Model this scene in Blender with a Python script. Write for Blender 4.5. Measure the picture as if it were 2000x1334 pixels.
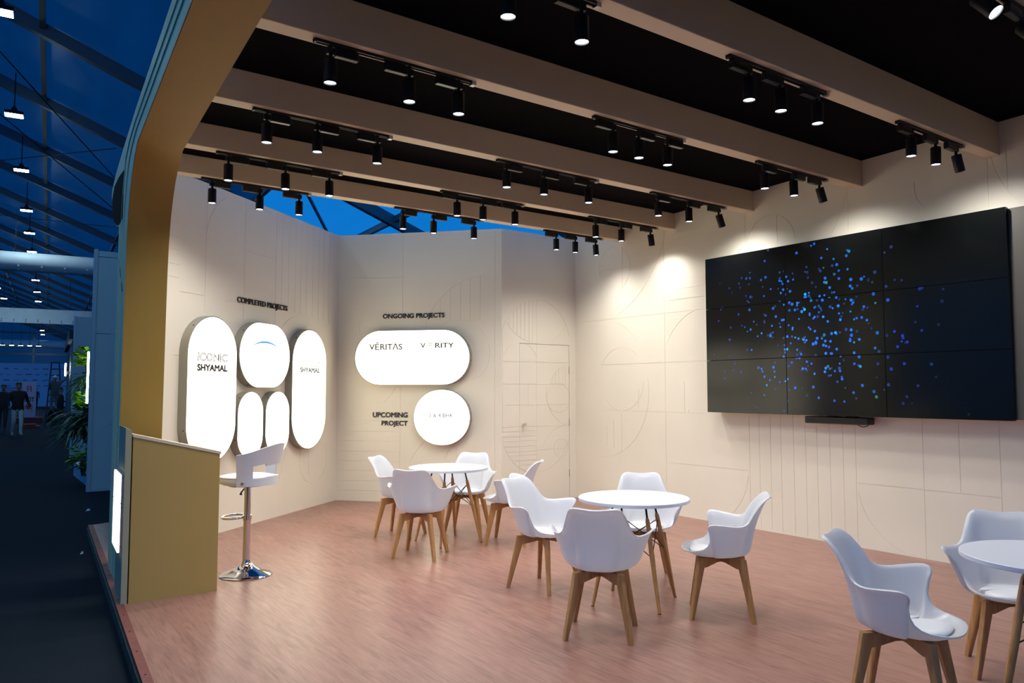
import bpy, math, random
from mathutils import Vector, Matrix, geometry
random.seed(7)
R = math.radians
SC = bpy.context.scene
COL = SC.collection
for o in list(bpy.data.objects): bpy.data.objects.remove(o)

# ---------------------------------------------------------------- camera, world, exposure
cam = bpy.data.cameras.new('camera'); cam.sensor_width = 36; cam.lens = 1493 / 2000 * 36
cam.clip_end = 500
camo = bpy.data.objects.new('camera', cam); COL.objects.link(camo)
camo.location = (0, 0, 1.5); camo.rotation_euler = (R(90 + 3.64), 0, R(-35.4))
SC.camera = camo
SC.view_settings.view_transform = 'Standard'; SC.view_settings.look = 'None'
SC.view_settings.gamma = 1; SC.view_settings.use_curve_mapping = False
SC.view_settings.exposure = 0.0
W = bpy.data.worlds.new('dusk_sky'); SC.world = W; W.use_nodes = True
W.node_tree.nodes['Background'].inputs[0].default_value = (0.006, 0.30, 1.0, 1)
W.node_tree.nodes['Background'].inputs[1].default_value = 0.92
SPOT_POWER = 32.0
SIGN_EMIT = 2.8
LAMP_EMIT = 150.0

# ---------------------------------------------------------------- materials
def mat(name, col, rough=0.6, metal=0.0, spec=0.5, noise=0.0, nscale=8.0, bump=0.0, bscale=60.0, emit=None, estr=0.0, coat=0.0, stretch=None):
    m = bpy.data.materials.new(name); m.use_nodes = True
    nt = m.node_tree; b = nt.nodes['Principled BSDF']
    b.inputs['Base Color'].default_value = (*col, 1); b.inputs['Roughness'].default_value = rough
    b.inputs['Metallic'].default_value = metal; b.inputs['Specular IOR Level'].default_value = spec
    b.inputs['Coat Weight'].default_value = coat
    if emit:
        b.inputs['Emission Color'].default_value = (*emit, 1); b.inputs['Emission Strength'].default_value = estr
    if noise or bump:
        tc = nt.nodes.new('ShaderNodeTexCoord'); mp = nt.nodes.new('ShaderNodeMapping')
        nt.links.new(tc.outputs['Object'], mp.inputs[0])
        if stretch: mp.inputs['Scale'].default_value = stretch
    if noise:
        n = nt.nodes.new('ShaderNodeTexNoise'); n.inputs['Scale'].default_value = nscale; n.inputs['Detail'].default_value = 5
        r = nt.nodes.new('ShaderNodeValToRGB')
        r.color_ramp.elements[0].position = 0.3; r.color_ramp.elements[1].position = 0.7
        r.color_ramp.elements[0].color = (*[c * (1 - noise) for c in col], 1)
        r.color_ramp.elements[1].color = (*[min(1, c * (1 + noise)) for c in col], 1)
        nt.links.new(mp.outputs[0], n.inputs['Vector']); nt.links.new(n.outputs[0], r.inputs[0]); nt.links.new(r.outputs[0], b.inputs['Base Color'])
    if bump:
        n2 = nt.nodes.new('ShaderNodeTexNoise'); n2.inputs['Scale'].default_value = bscale; n2.inputs['Detail'].default_value = 3
        bp = nt.nodes.new('ShaderNodeBump'); bp.inputs['Strength'].default_value = bump; bp.inputs['Distance'].default_value = 0.01
        nt.links.new(mp.outputs[0], n2.inputs['Vector']); nt.links.new(n2.outputs[0], bp.inputs['Height']); nt.links.new(bp.outputs[0], b.inputs['Normal'])
    return m

def floor_mat():
    m = bpy.data.materials.new('wood_print_vinyl'); m.use_nodes = True
    nt = m.node_tree; b = nt.nodes['Principled BSDF']; N = nt.nodes.new; L = nt.links.new
    tc = N('ShaderNodeTexCoord'); mp = N('ShaderNodeMapping'); mp.inputs['Scale'].default_value = (9, 0.9, 1)
    L(tc.outputs['Object'], mp.inputs[0])
    # planks differ slightly in tone
    br = N('ShaderNodeTexBrick'); br.inputs['Scale'].default_value = 1.0
    br.inputs['Brick Width'].default_value = 1.2; br.inputs['Row Height'].default_value = 0.16
    br.inputs['Mortar Size'].default_value = 0.0; br.inputs['Color1'].default_value = (0, 0, 0, 1); br.inputs['Color2'].default_value = (1, 1, 1, 1)
    mr = N('ShaderNodeMapping'); mr.inputs['Rotation'].default_value = (0, 0, R(90)); L(tc.outputs['Object'], mr.inputs[0]); L(mr.outputs[0], br.inputs['Vector'])
    n1 = N('ShaderNodeTexNoise'); n1.inputs['Scale'].default_value = 2.2; n1.inputs['Detail'].default_value = 8; n1.inputs['Distortion'].default_value = 1.6; n1.inputs['Roughness'].default_value = .62
    L(mp.outputs[0], n1.inputs['Vector'])
    n2 = N('ShaderNodeTexNoise'); n2.inputs['Scale'].default_value = 9; n2.inputs['Detail'].default_value = 6; n2.inputs['Distortion'].default_value = .5
    mp2 = N('ShaderNodeMapping'); mp2.inputs['Scale'].default_value = (9, 0.5, 1); L(tc.outputs['Object'], mp2.inputs[0]); L(mp2.outputs[0], n2.inputs['Vector'])
    mix = N('ShaderNodeMath'); mix.operation = 'MULTIPLY_ADD'; mix.inputs[1].default_value = .42; L(n2.outputs[0], mix.inputs[0]); 
    sc = N('ShaderNodeMath'); sc.operation = 'MULTIPLY'; sc.inputs[1].default_value = .64; L(n1.outputs[0], sc.inputs[0]); L(sc.outputs[0], mix.inputs[2])
    ad = N('ShaderNodeMath'); ad.operation = 'MULTIPLY_ADD'; ad.inputs[1].default_value = .05; L(br.outputs['Color'], ad.inputs[0]); L(mix.outputs[0], ad.inputs[2])
    r = N('ShaderNodeValToRGB'); e = r.color_ramp.elements
    e[0].position = .36; e[0].color = (0.165, 0.077, 0.059, 1); e[1].position = .70; e[1].color = (0.365, 0.186, 0.143, 1)
    k = e.new(.53); k.color = (0.285, 0.138, 0.104, 1)
    L(ad.outputs[0], r.inputs[0]); L(r.outputs[0], b.inputs['Base Color'])
    b.inputs['Roughness'].default_value = .34; b.inputs['Specular IOR Level'].default_value = .5
    bp = N('ShaderNodeBump'); bp.inputs['Strength'].default_value = .12; bp.inputs['Distance'].default_value = .003
    L(n2.outputs[0], bp.inputs['Height']); L(bp.outputs[0], b.inputs['Normal'])
    return m

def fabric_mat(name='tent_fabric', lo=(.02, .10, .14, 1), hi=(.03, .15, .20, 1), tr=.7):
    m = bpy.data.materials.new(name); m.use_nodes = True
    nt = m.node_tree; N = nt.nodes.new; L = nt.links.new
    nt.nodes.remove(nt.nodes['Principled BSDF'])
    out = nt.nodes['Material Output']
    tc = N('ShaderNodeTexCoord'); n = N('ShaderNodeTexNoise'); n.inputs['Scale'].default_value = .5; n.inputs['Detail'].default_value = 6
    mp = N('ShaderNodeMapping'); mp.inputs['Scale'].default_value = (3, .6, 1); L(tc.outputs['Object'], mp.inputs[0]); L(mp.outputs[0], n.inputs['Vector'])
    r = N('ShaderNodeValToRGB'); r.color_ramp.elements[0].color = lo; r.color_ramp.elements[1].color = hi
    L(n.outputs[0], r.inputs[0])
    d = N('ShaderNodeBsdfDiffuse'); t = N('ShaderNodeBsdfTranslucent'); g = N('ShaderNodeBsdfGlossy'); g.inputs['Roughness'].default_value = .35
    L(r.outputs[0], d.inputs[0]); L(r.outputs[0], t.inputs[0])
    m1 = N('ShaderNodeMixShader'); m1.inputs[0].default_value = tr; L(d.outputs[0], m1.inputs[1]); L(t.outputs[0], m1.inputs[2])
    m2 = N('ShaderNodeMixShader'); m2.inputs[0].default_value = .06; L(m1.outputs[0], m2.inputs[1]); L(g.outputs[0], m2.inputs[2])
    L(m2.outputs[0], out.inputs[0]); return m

def wood_mat(name, c0, c1):
    m = bpy.data.materials.new(name); m.use_nodes = True
    nt = m.node_tree; b = nt.nodes['Principled BSDF']; N = nt.nodes.new; L = nt.links.new
    tc = N('ShaderNodeTexCoord'); mp = N('ShaderNodeMapping'); mp.inputs['Scale'].default_value = (40, 40, 4); L(tc.outputs['Object'], mp.inputs[0])
    n = N('ShaderNodeTexNoise'); n.inputs['Scale'].default_value = 1.2; n.inputs['Detail'].default_value = 4; n.inputs['Distortion'].default_value = .6; L(mp.outputs[0], n.inputs['Vector'])
    r = N('ShaderNodeValToRGB'); r.color_ramp.elements[0].position = .3; r.color_ramp.elements[1].position = .75
    r.color_ramp.elements[0].color = (*c0, 1); r.color_ramp.elements[1].color = (*c1, 1)
    L(n.outputs[0], r.inputs[0]); L(r.outputs[0], b.inputs['Base Color']); b.inputs['Roughness'].default_value = .45
    return m

def attr_emit(name, strength):
    m = bpy.data.materials.new(name); m.use_nodes = True
    nt = m.node_tree; b = nt.nodes['Principled BSDF']
    a = nt.nodes.new('ShaderNodeVertexColor'); a.layer_name = 'dot'
    b.inputs['Base Color'].default_value = (.005, .005, .006, 1); b.inputs['Roughness'].default_value = .3
    nt.links.new(a.outputs[0], b.inputs['Emission Color']); b.inputs['Emission Strength'].default_value = strength
    return m

def shell_mat():
    m = mat('white_polypropylene', (.78, .79, .81), .28, coat=.12); nt = m.node_tree; out = nt.nodes['Material Output']
    t = nt.nodes.new('ShaderNodeBsdfTranslucent'); t.inputs[0].default_value = (.84, .86, .90, 1); mx = nt.nodes.new('ShaderNodeMixShader'); mx.inputs[0].default_value = .35
    nt.links.new(nt.nodes['Principled BSDF'].outputs[0], mx.inputs[1]); nt.links.new(t.outputs[0], mx.inputs[2]); nt.links.new(mx.outputs[0], out.inputs[0]); return m
M = dict(
    shell=shell_mat(),
    wall=mat('beige_laminate', (.83, .762, .625), .55, noise=.03, nscale=1.3),
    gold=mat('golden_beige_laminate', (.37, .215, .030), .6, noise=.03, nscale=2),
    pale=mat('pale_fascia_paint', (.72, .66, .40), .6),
    counter=mat('counter_laminate', (.43, .29, .085), .45, noise=.02, nscale=3),
    panel_dimmed=mat('dimmed_panel_paint', (.33, .32, .22), .6), counter_top=mat('counter_top_laminate', (.66, .55, .38), .5),  # upright panel colour darkened to stand for the dimmer aisle light
    beam=mat('beam_laminate', (.72, .59, .43), .55),
    black_ceiling=mat('black_ceiling_paint', (.004, .004, .005), .95, spec=.05),
    black=mat('black_metal', (.008, .008, .009), .45, spec=.4),
    black_gloss=mat('black_plastic', (.010, .011, .011), .3),
    white_plastic=mat('white_plastic', (.70, .71, .735), .28, coat=.15),
    white_pad=mat('white_leatherette', (.72, .73, .75), .42),
    white_top=mat('white_table_laminate', (.66, .68, .74), .35),
    wood=wood_mat('beech_wood', (.40, .19, .058), (.60, .325, .115)),
    chrome=mat('chrome', (.72, .72, .73), .08, metal=1),
    steel=mat('brushed_steel', (.45, .46, .46), .35, metal=1),
    floor=floor_mat(),
    edge_red=mat('red_oxide_strip', (.165, .035, .022), .6, noise=.2, nscale=20),
    riser=mat('platform_side_board', (.045, .045, .03), .8, noise=.5, nscale=12),
    carpet=mat('navy_carpet', (.008, .013, .020), .95, spec=.1, noise=.35, nscale=160, bump=.5, bscale=400),
    fabric=fabric_mat(), fabric_brightened=fabric_mat('brightened_tent_fabric', (.70, .75, .78, 1), (.80, .84, .86, 1), .85),  # second fabric is a brightened copy, extra translucency added to pass more light
    rafter=mat('grey_aluminium_frame', (.14, .16, .18), .45, metal=.3),
    duct=mat('white_duct_cloth', (.62, .66, .70), .5, noise=.06, nscale=2),
    sign_face=mat('lit_white_acrylic', (.9, .9, .88), .4, emit=(1, .91, .66), estr=SIGN_EMIT),
    sign_side=mat('champagne_metal', (.33, .31, .25), .4, metal=.35),
    print_navy=mat('navy_print', (.003, .008, .016), .6),
    print_teal=mat('teal_grey_print', (.05, .09, .10), .6, emit=(.05, .11, .12), estr=.6),
    print_grey=mat('pale_grey_print', (.25, .25, .25), .6, emit=(.62, .63, .63), estr=.7),
    print_mid=mat('mid_grey_print', (.03, .03, .035), .6),
    print_blue=mat('sky_blue_print', (.05, .22, .5), .6, emit=(.14, .42, .85), estr=.7),
    print_gold=mat('gold_print', (.2, .16, .09), .6, emit=(.3, .26, .18), estr=.6),
    print_lilac=mat('lilac_print', (.08, .07, .12), .6, emit=(.22, .21, .30), estr=.5),
    letter=mat('black_letter_acrylic', (.004, .007, .008), .4),
    lens=mat('lit_spot_lens', (1, 1, 1), .3, emit=(.86, .93, 1.0), estr=14),
    lamp=mat('lit_highbay_lens', (1, 1, 1), .3, emit=(.62, .92, 1.0), estr=LAMP_EMIT),
    screen=mat('screen_glass', (.004, .005, .005), .16, spec=.3),
    dots=attr_emit('screen_dots', 1.0),
    tvback=mat('screen_mount_panel', (.11, .10, .085), .7),
    grey_panel=mat('grey_booth_panel', (.34, .46, .50), .55),
    grey_light=mat('light_grey_booth_panel', (.34, .42, .46), .55),
    booth_dark=mat('dark_booth_board', (.008, .008, .010), .6),
    led=mat('lit_led_tube', (1, 1, 1), .4, emit=(.80, .95, 1.0), estr=20),
    leaf_dark=mat('dark_green_leaf', (.04, .11, .055), .5, noise=.5, nscale=9),
    leaf_lime=mat('lime_green_leaf', (.20, .42, .015), .5, noise=.4, nscale=12),
    pot=mat('brown_planter', (.07, .035, .02), .7),
    skin=mat('skin', (.27, .14, .085), .5), hair=mat('black_hair', (.006, .005, .005), .5),
    cloth_black=mat('black_cotton', (.010, .010, .012), .9), jeans=mat('pale_jeans', (.30, .40, .42), .85, noise=.12, nscale=14),
    cloth_dark=mat('dark_navy_cloth', (.018, .02, .028), .9), cloth_grey=mat('dull_grey_cloth', (.07, .075, .07), .9), trousers=mat('khaki_trousers', (.13, .12, .10), .9),
    shoe=mat('pale_shoe', (.30, .27, .24), .6), shoe_dark=mat('dark_shoe', (.015, .015, .017), .6), cap=mat('white_cap', (.55, .57, .55), .7),
    ladder=mat('dark_ladder_metal', (.03, .035, .04), .5, metal=.5),
    red=mat('red_print', (.45, .02, .02), .6), standee=mat('lilac_standee', (.42, .36, .52), .6),
    media=mat('pale_blue_media_wall', (.20, .42, .72), .6), wood_block=mat('red_base_board', (.16, .02, .015), .7),
    knob=mat('cream_knob', (.62, .54, .44), .4), white_scrap=mat('white_paper', (.6, .65, .7), .8),
)

# ---------------------------------------------------------------- mesh helpers
class MB:
    def __init__(s): s.v = []; s.f = []; s.mi = []
    def add(s, vs, fs, mi=0):
        o = len(s.v); s.v += [tuple(v) for v in vs]; s.f += [tuple(i + o for i in f) for f in fs]; s.mi += [mi] * len(fs); return s
    def box(s, a, b, mi=0, bev=0.0):
        (x0, y0, z0), (x1, y1, z1) = a, b
        if bev <= 0:
            return s.add([(x0, y0, z0), (x1, y0, z0), (x1, y1, z0), (x0, y1, z0), (x0, y0, z1), (x1, y0, z1), (x1, y1, z1), (x0, y1, z1)],
                         [(0, 3, 2, 1), (4, 5, 6, 7), (0, 1, 5, 4), (1, 2, 6, 5), (2, 3, 7, 6), (3, 0, 4, 7)], mi)
        e = bev; poly = [(x0 + e, y0), (x1 - e, y0), (x1, y0 + e), (x1, y1 - e), (x1 - e, y1), (x0 + e, y1), (x0, y1 - e), (x0, y0 + e)]
        cx, cy = (x0 + x1) / 2, (y0 + y1) / 2
        def sh(p): return (p[0] + (e if p[0] < cx else -e) , p[1] + (e if p[1] < cy else -e))
        rings = [[(*sh(p), z0) for p in poly], [(*p, z0 + e) for p in poly], [(*p, z1 - e) for p in poly], [(*sh(p), z1) for p in poly]]
        return s.rings(rings, True, mi)
    def rings(s, rings, cap=True, mi=0, closed=True):
        n = len(rings[0]); vs = [p for r in rings for p in r]; fs = []
        for i in range(len(rings) - 1):
            for j in range(n if closed else n - 1):
                k = (j + 1) % n; fs.append((i * n + j, i * n + k, (i + 1) * n + k, (i + 1) * n + j))
        if cap:
            fs.append(tuple(range(n - 1, -1, -1))); fs.append(tuple((len(rings) - 1) * n + j for j in range(n)))
        return s.add(vs, fs, mi)
    def lathe(s, prof, n=24, c=(0, 0, 0), mi=0):
        return s.rings([[(c[0] + r * math.cos(2 * math.pi * j / n), c[1] + r * math.sin(2 * math.pi * j / n), c[2] + z) for j in range(n)] for r, z in prof], True, mi)
    def tube(s, pts, rad, n=8, mi=0, cap=True, closed=False, sq=False):
        pts = [Vector(p) for p in pts]; m = len(pts); rings = []
        rads = rad if isinstance(rad, (list, tuple)) else [rad] * m
        ref = None
        for i, p in enumerate(pts):
            if closed: t = (pts[(i + 1) % m] - pts[i - 1])
            else: t = pts[min(i + 1, m - 1)] - pts[max(i - 1, 0)]
            t.normalize()
            if ref is None:
                ref = Vector((0, 0, 1)) if abs(t.z) < .9 else Vector((1, 0, 0))
            a = (ref - t * ref.dot(t)).normalized(); b = t.cross(a); ref = a
            off = math.pi / 4 if sq else 0
            rings.append([tuple(p + (a * math.cos(2 * math.pi * j / n + off) + b * math.sin(2 * math.pi * j / n + off)) * rads[i]) for j in range(n)])
        if closed: rings.append(rings[0])
        return s.rings(rings, cap and not closed, mi)
    def prism(s, poly, h0, h1, axis='y', mi=0):
        # poly in the two other axes; extruded between h0 and h1
        def P(a, b, h): return {'y': (a, h, b), 'x': (h, a, b), 'z': (a, b, h)}[axis]
        n = len(poly); vs = [P(a, b, h0) for a, b in poly] + [P(a, b, h1) for a, b in poly]
        fs = [tuple(range(n)), tuple(range(2 * n - 1, n - 1, -1))] + [(i, (i + 1) % n, n + (i + 1) % n, n + i)[::-1] for i in range(n)]
        return s.add(vs, fs, mi)
    def mesh(s, name, mats, smooth=None):
        me = bpy.data.meshes.new(name); me.from_pydata(s.v, [], s.f)
        for m in (mats if isinstance(mats, (list, tuple)) else [mats]): me.materials.append(m)
        if any(s.mi): me.polygons.foreach_set('material_index', s.mi)
        import bmesh
        bm = bmesh.new(); bm.from_mesh(me); bmesh.ops.recalc_face_normals(bm, faces=bm.faces); bm.to_mesh(me); bm.free()
        if smooth is not None:
            me.polygons.foreach_set('use_smooth', [True] * len(me.polygons)); me.set_sharp_from_angle(angle=R(smooth))
        me.update(); return me
    def obj(s, name, mats, parent=None, smooth=None, **kw):
        return inst(name, s.mesh(name, mats, smooth), parent, **kw)

def inst(name, me, parent=None, loc=(0, 0, 0), rot=(0, 0, 0), scale=None):
    o = bpy.data.objects.new(name, me); COL.objects.link(o)
    if parent: o.parent = parent
    o.location = loc; o.rotation_euler = rot
    if scale: o.scale = scale
    return o
def tag(o, label, cat=None, group=None, kind=None):
    o['label'] = label
    if cat: o['category'] = cat
    if group: o['group'] = group
    if kind: o['kind'] = kind
    return o
def thing(name, label, cat, loc=(0, 0, 0), rz=0, group=None, kind=None):
    return tag(inst(name, None, None, loc, (0, 0, rz)), label, cat, group, kind)
def struct(o, label=None, cat=None):
    o['kind'] = 'structure'
    if label: o['label'] = label
    if cat: o['category'] = cat
    return o

def text_mesh(name, body, w, h, m, depth=.001, bold=0.0, outline=0.0, spacing=1.0):
    """lettering in the local XZ plane facing -Y, centred, exactly w wide and h tall"""
    def raw(tube):
        c = bpy.data.curves.new('t', 'FONT'); c.body = body; c.size = 1; c.space_character = spacing; c.resolution_u = 4
        if tube: c.fill_mode = 'NONE'; c.bevel_depth = tube; c.bevel_resolution = 0
        else: c.extrude = .01
        o = bpy.data.objects.new('t', c); COL.objects.link(o)
        dg = bpy.context.evaluated_depsgraph_get(); me = bpy.data.meshes.new_from_object(o.evaluated_get(dg))
        bpy.data.objects.remove(o); bpy.data.curves.remove(c)
        z = [v.co.z for v in me.vertices]; a, b = min(z), max(z)
        for v in me.vertices: v.co.z = (v.co.z - a) / max(b - a, 1e-6)
        return me
    me = raw(outline)
    if bold:      # heavier strokes: the filled glyphs plus a rim along their outline
        m2 = raw(bold); mb = MB()
        for q in (me, m2): mb.add([tuple(v.co) for v in q.vertices], [tuple(p.vertices) for p in q.polygons])
        me = bpy.data.meshes.new(name); me.from_pydata(mb.v, [], mb.f)
    xs = [v.co.x for v in me.vertices]; ys = [v.co.y for v in me.vertices]; zs = [v.co.z for v in me.vertices]
    x0, x1, y0, y1, z0, z1 = min(xs), max(xs), min(ys), max(ys), min(zs), max(zs)
    for v in me.vertices:
        x, y, z = v.co
        v.co = ((x - (x0 + x1) / 2) / (x1 - x0) * w, -((z - z0) / max(z1 - z0, 1e-6)) * depth, (y - (y0 + y1) / 2) / (y1 - y0) * h)
    me.name = name; me.materials.clear(); me.materials.append(m); me.update(); return me

# ---------------------------------------------------------------- engraved walls (real grooves cut into the board)
def parse(t):
    out = []
    for e in t.replace('\n', '').split(';'):
        p = e.split(','); out.append((p[0], *map(float, p[1:])))
    return out
def strips(prims, gw, sgn, off):
    """each engraved line as quads; prims are in (u,z); local x = off + sgn*u"""
    Q = []
    for p in prims:
        if p[0] == 'l': pts = [(p[1], p[2]), (p[3], p[4])]
        else:
            _, cx, cy, r, a0, a1 = p; n = max(4, int(abs(a1 - a0) / 360 * 2 * math.pi * r / .05))
            pts = [(cx + r * math.cos(R(a0 + (a1 - a0) * i / n)), cy + r * math.sin(R(a0 + (a1 - a0) * i / n))) for i in range(n + 1)]
        pts = [Vector((off + sgn * a, b)) for a, b in pts]
        closed = (pts[0] - pts[-1]).length < 1e-4; n = len(pts); Ls = []
        for i, q in enumerate(pts):
            if closed: t = pts[(i + 1) % (n - 1)] - pts[(i - 1) % (n - 1)]
            else: t = pts[min(i + 1, n - 1)] - pts[max(i - 1, 0)]
            t.normalize(); nn = Vector((-t.y, t.x)) * gw / 2; Ls.append((q + nn, q - nn))
        for i in range(n - 1): Q.append([Ls[i][0], Ls[i][1], Ls[i + 1][1], Ls[i + 1][0]])
    return Q
def engraved(name, rect, prims, sgn, off, m, thick=.08, gw=.005, gd=.0035, hole=None, parent=None):
    x0, z0, x1, z1 = rect
    vs = [Vector(p) for p in ((x0, z0), (x1, z0), (x1, z1), (x0, z1))]; fs = [[0, 1, 2, 3]]
    if hole:
        a, b, c, d = hole; k = len(vs); vs += [Vector(p) for p in ((a, b), (c, b), (c, d), (a, d))]; fs.append([k, k + 1, k + 2, k + 3])
    nb = len(fs)
    for q in strips(prims, gw, sgn, off):
        if max(p.x for p in q) < x0 or min(p.x for p in q) > x1: continue
        k = len(vs); vs += q; fs.append([k, k + 1, k + 2, k + 3])
    V, E_, F, ov, oe, of = geometry.delaunay_2d_cdt(vs, [], fs, 0, 1e-5, True)
    mb = MB(); cls = {}; edge = {}
    for i, f in enumerate(F):
        c = sum((V[j] for j in f), Vector((0, 0))) / len(f)
        if not (x0 < c.x < x1 and z0 < c.y < z1): continue
        if hole and hole[0] < c.x < hole[2] and hole[1] < c.y < hole[3]: continue
        g = any(k >= nb for k in of[i]); cls[i] = g
        for a, b in zip(f, list(f[1:]) + [f[0]]): edge.setdefault(tuple(sorted((a, b))), []).append(i)
    ids = {}
    def vid(j, g):
        if (j, g) not in ids: ids[(j, g)] = len(mb.v); mb.v.append((V[j].x, gd if g else 0, V[j].y))
        return ids[(j, g)]
    for i, g in cls.items(): mb.f.append(tuple(vid(j, g) for j in F[i])); mb.mi.append(0)
    for (a, b), t in edge.items():
        if len(t) == 2 and cls[t[0]] != cls[t[1]]:
            mb.f.append((vid(a, False), vid(b, False), vid(b, True), vid(a, True))); mb.mi.append(0)
        elif len(t) == 1:   # rim down to the back board
            g = cls[t[0]]; k = len(mb.v); mb.v += [(V[a].x, thick, V[a].y), (V[b].x, thick, V[b].y)]
            mb.f.append((vid(a, g), vid(b, g), k + 1, k)); mb.mi.append(0)
    if not hole:
        k = len(mb.v); mb.v += [(x0, thick, z0), (x1, thick, z0), (x1, thick, z1), (x0, thick, z1)]; mb.f.append((k, k + 1, k + 2, k + 3)); mb.mi.append(0)
    me = bpy.data.meshes.new(name); me.from_pydata(mb.v, [], mb.f); me.materials.append(m)
    import bmesh
    bm = bmesh.new(); bm.from_mesh(me); bmesh.ops.recalc_face_normals(bm, faces=bm.faces); bm.to_mesh(me); bm.free()
    return inst(name, me, parent)

G_CENTER = parse('l,-0,3.04,0.93,3.04;l,0.94,3.61,0.94,2.44;l,0.92,1.56,0.92,0.35;a,0.27,2.98,0.69,74,15;a,2.17,2.1,0.94,91,166;l,2.23,3.62,2.23,0.01;l,0.31,2.43,2.23,2.43;l,0.32,2.43,0.32,2.25;l,0.63,2.42,0.63,2.28;l,1.48,2.74,1.48,2.44;l,1.62,2.86,1.62,2.43;l,1.76,2.95,1.76,2.43;l,1.89,3,1.89,2.43;l,2.03,3.03,2.03,2.43;a,1.73,2.01,0.43,132,0;a,1.8,1.97,0.36,6,-91;a,0.09,2.01,0.9,-51,-31;a,1.85,0.18,0.86,156,133;a,1.88,0.5,0.34,169,129;l,1.71,0.75,1.71,0.56;l,0.03,1.08,0.92,1.08;l,0.04,0.94,0.92,0.94;l,0.04,0.81,0.92,0.81;l,0.04,0.67,0.93,0.67;l,0.04,0.54,0.93,0.54;l,0.04,0.41,0.93,0.41;l,0.05,0.27,0.93,0.27;l,0.05,0.14,0.93,0.14')
G_DOOR = parse('l,6.31,2.75,6.31,0.39;l,5.745,2.22,5.745,0.91;a,6.31,2.16,0.58,175,10;a,6.31,0.97,0.58,-174,-15;a,6.31,2.76,0.62,-146,-32;a,6.03,1.84,0.3,166,17;l,5.74,1.88,6.89,1.88;l,5.74,1.58,6.88,1.58;l,5.74,1.3,6.88,1.3;l,5.74,1.01,6.88,1.01;l,5.74,0.95,6.31,0.95;l,5.74,0.88,6.31,0.88;l,5.75,0.82,6.31,0.82;l,5.77,0.75,6.31,0.75;l,5.81,0.68,6.31,0.68;l,5.85,0.63,6.31,0.63;l,5.92,0.56,6.31,0.56;l,6.01,0.5,6.31,0.5;l,5.85,2.46,5.85,2.36;l,5.92,2.56,5.92,2.3;l,5.98,2.62,5.98,2.25;l,6.04,2.67,6.04,2.21;l,6.11,2.7,6.11,2.18;l,6.18,2.72,6.18,2.16;l,6.24,2.74,6.24,2.15;l,6.17,1.58,6.17,1.3;a,6.9,1.49,0.37,166,92;l,6.58,1.69,6.58,1.58;l,6.64,1.75,6.64,1.58;l,6.7,1.8,6.7,1.58;l,6.76,1.83,6.76,1.58;l,6.82,1.85,6.82,1.58;a,6.69,1.39,0.2,0,360;a,6.95,1.48,0.48,171,262;a,6.84,0.54,0.47,159,87;l,6.32,0.69,6.82,0.69;a,6.73,0.7,0.13,0,360')
G_RIGHT = parse('l,8.27,2.45,-1,2.45;l,7.76,1.84,5.89,1.84;l,6.59,3.48,6.59,0.11;l,7.77,1.23,5.88,1.23;l,6.56,0.62,5.37,0.62;a,7.95,3.84,1.44,-165,-111;a,7.69,1.65,0.78,97,143;a,5.92,1.77,0.7,25,76;a,7.37,1.64,0.42,31,133;a,7.36,1.63,0.4,-35,-177;a,7.75,1.49,0.88,169,271;l,7.78,3.23,7.78,3.05;a,7.49,3.11,0.31,22,173;a,7.51,3.13,0.33,176,244;l,7.33,3.4,7.33,2.86;l,6.57,2.87,6.19,2.87;l,6.57,2.73,5.95,2.73;l,6.58,2.6,5.95,2.6;l,7.78,3.12,7.23,3.12;l,6.22,1.27,6.22,1.23;l,6.28,1.6,6.28,1.23;l,5.36,3.48,5.36,2.99;l,4.95,3.37,4.95,3.07;a,5.04,3.09,0.3,8,185;l,4.14,3.49,4.14,3.07;a,4.96,3.57,0.81,-170,-142;a,3.16,3.37,0.33,6,-42;l,2.87,3.51,2.87,2.98;a,1.77,3.69,1.09,-9,-36;l,2.72,3.58,2.72,3.17;a,6.02,0.62,0.64,-175,-129;a,3.48,0.63,0.64,-9,-78;l,4.11,0.61,2.85,0.61;l,3.49,1.24,3.49,0;l,3.18,1.24,3.18,0.61;l,2.86,1.25,2.86,0.29;l,7.05,1.51,7.05,1.25;l,7.65,1.03,7.65,0.76;l,7.37,1.18,7.37,0.71;l,7.52,1.11,7.52,0.74;l,5.36,1.24,5.36,0.02;l,5.23,1.25,5.23,0.02;l,5.09,1.25,5.09,0.02;l,4.96,1.25,4.96,0.02;l,4.81,1.26,4.81,0.01;l,4.67,1.26,4.67,0.02;l,4.54,1.26,4.54,0.01;l,4.4,1.27,4.4,0.01;l,4.26,1.27,4.26,0.02;l,4.13,1.27,4.13,0.04;l,6.47,3.42,5.76,3.42;l,6.47,3.34,5.76,3.34;l,6.47,3.25,5.76,3.25')
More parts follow.
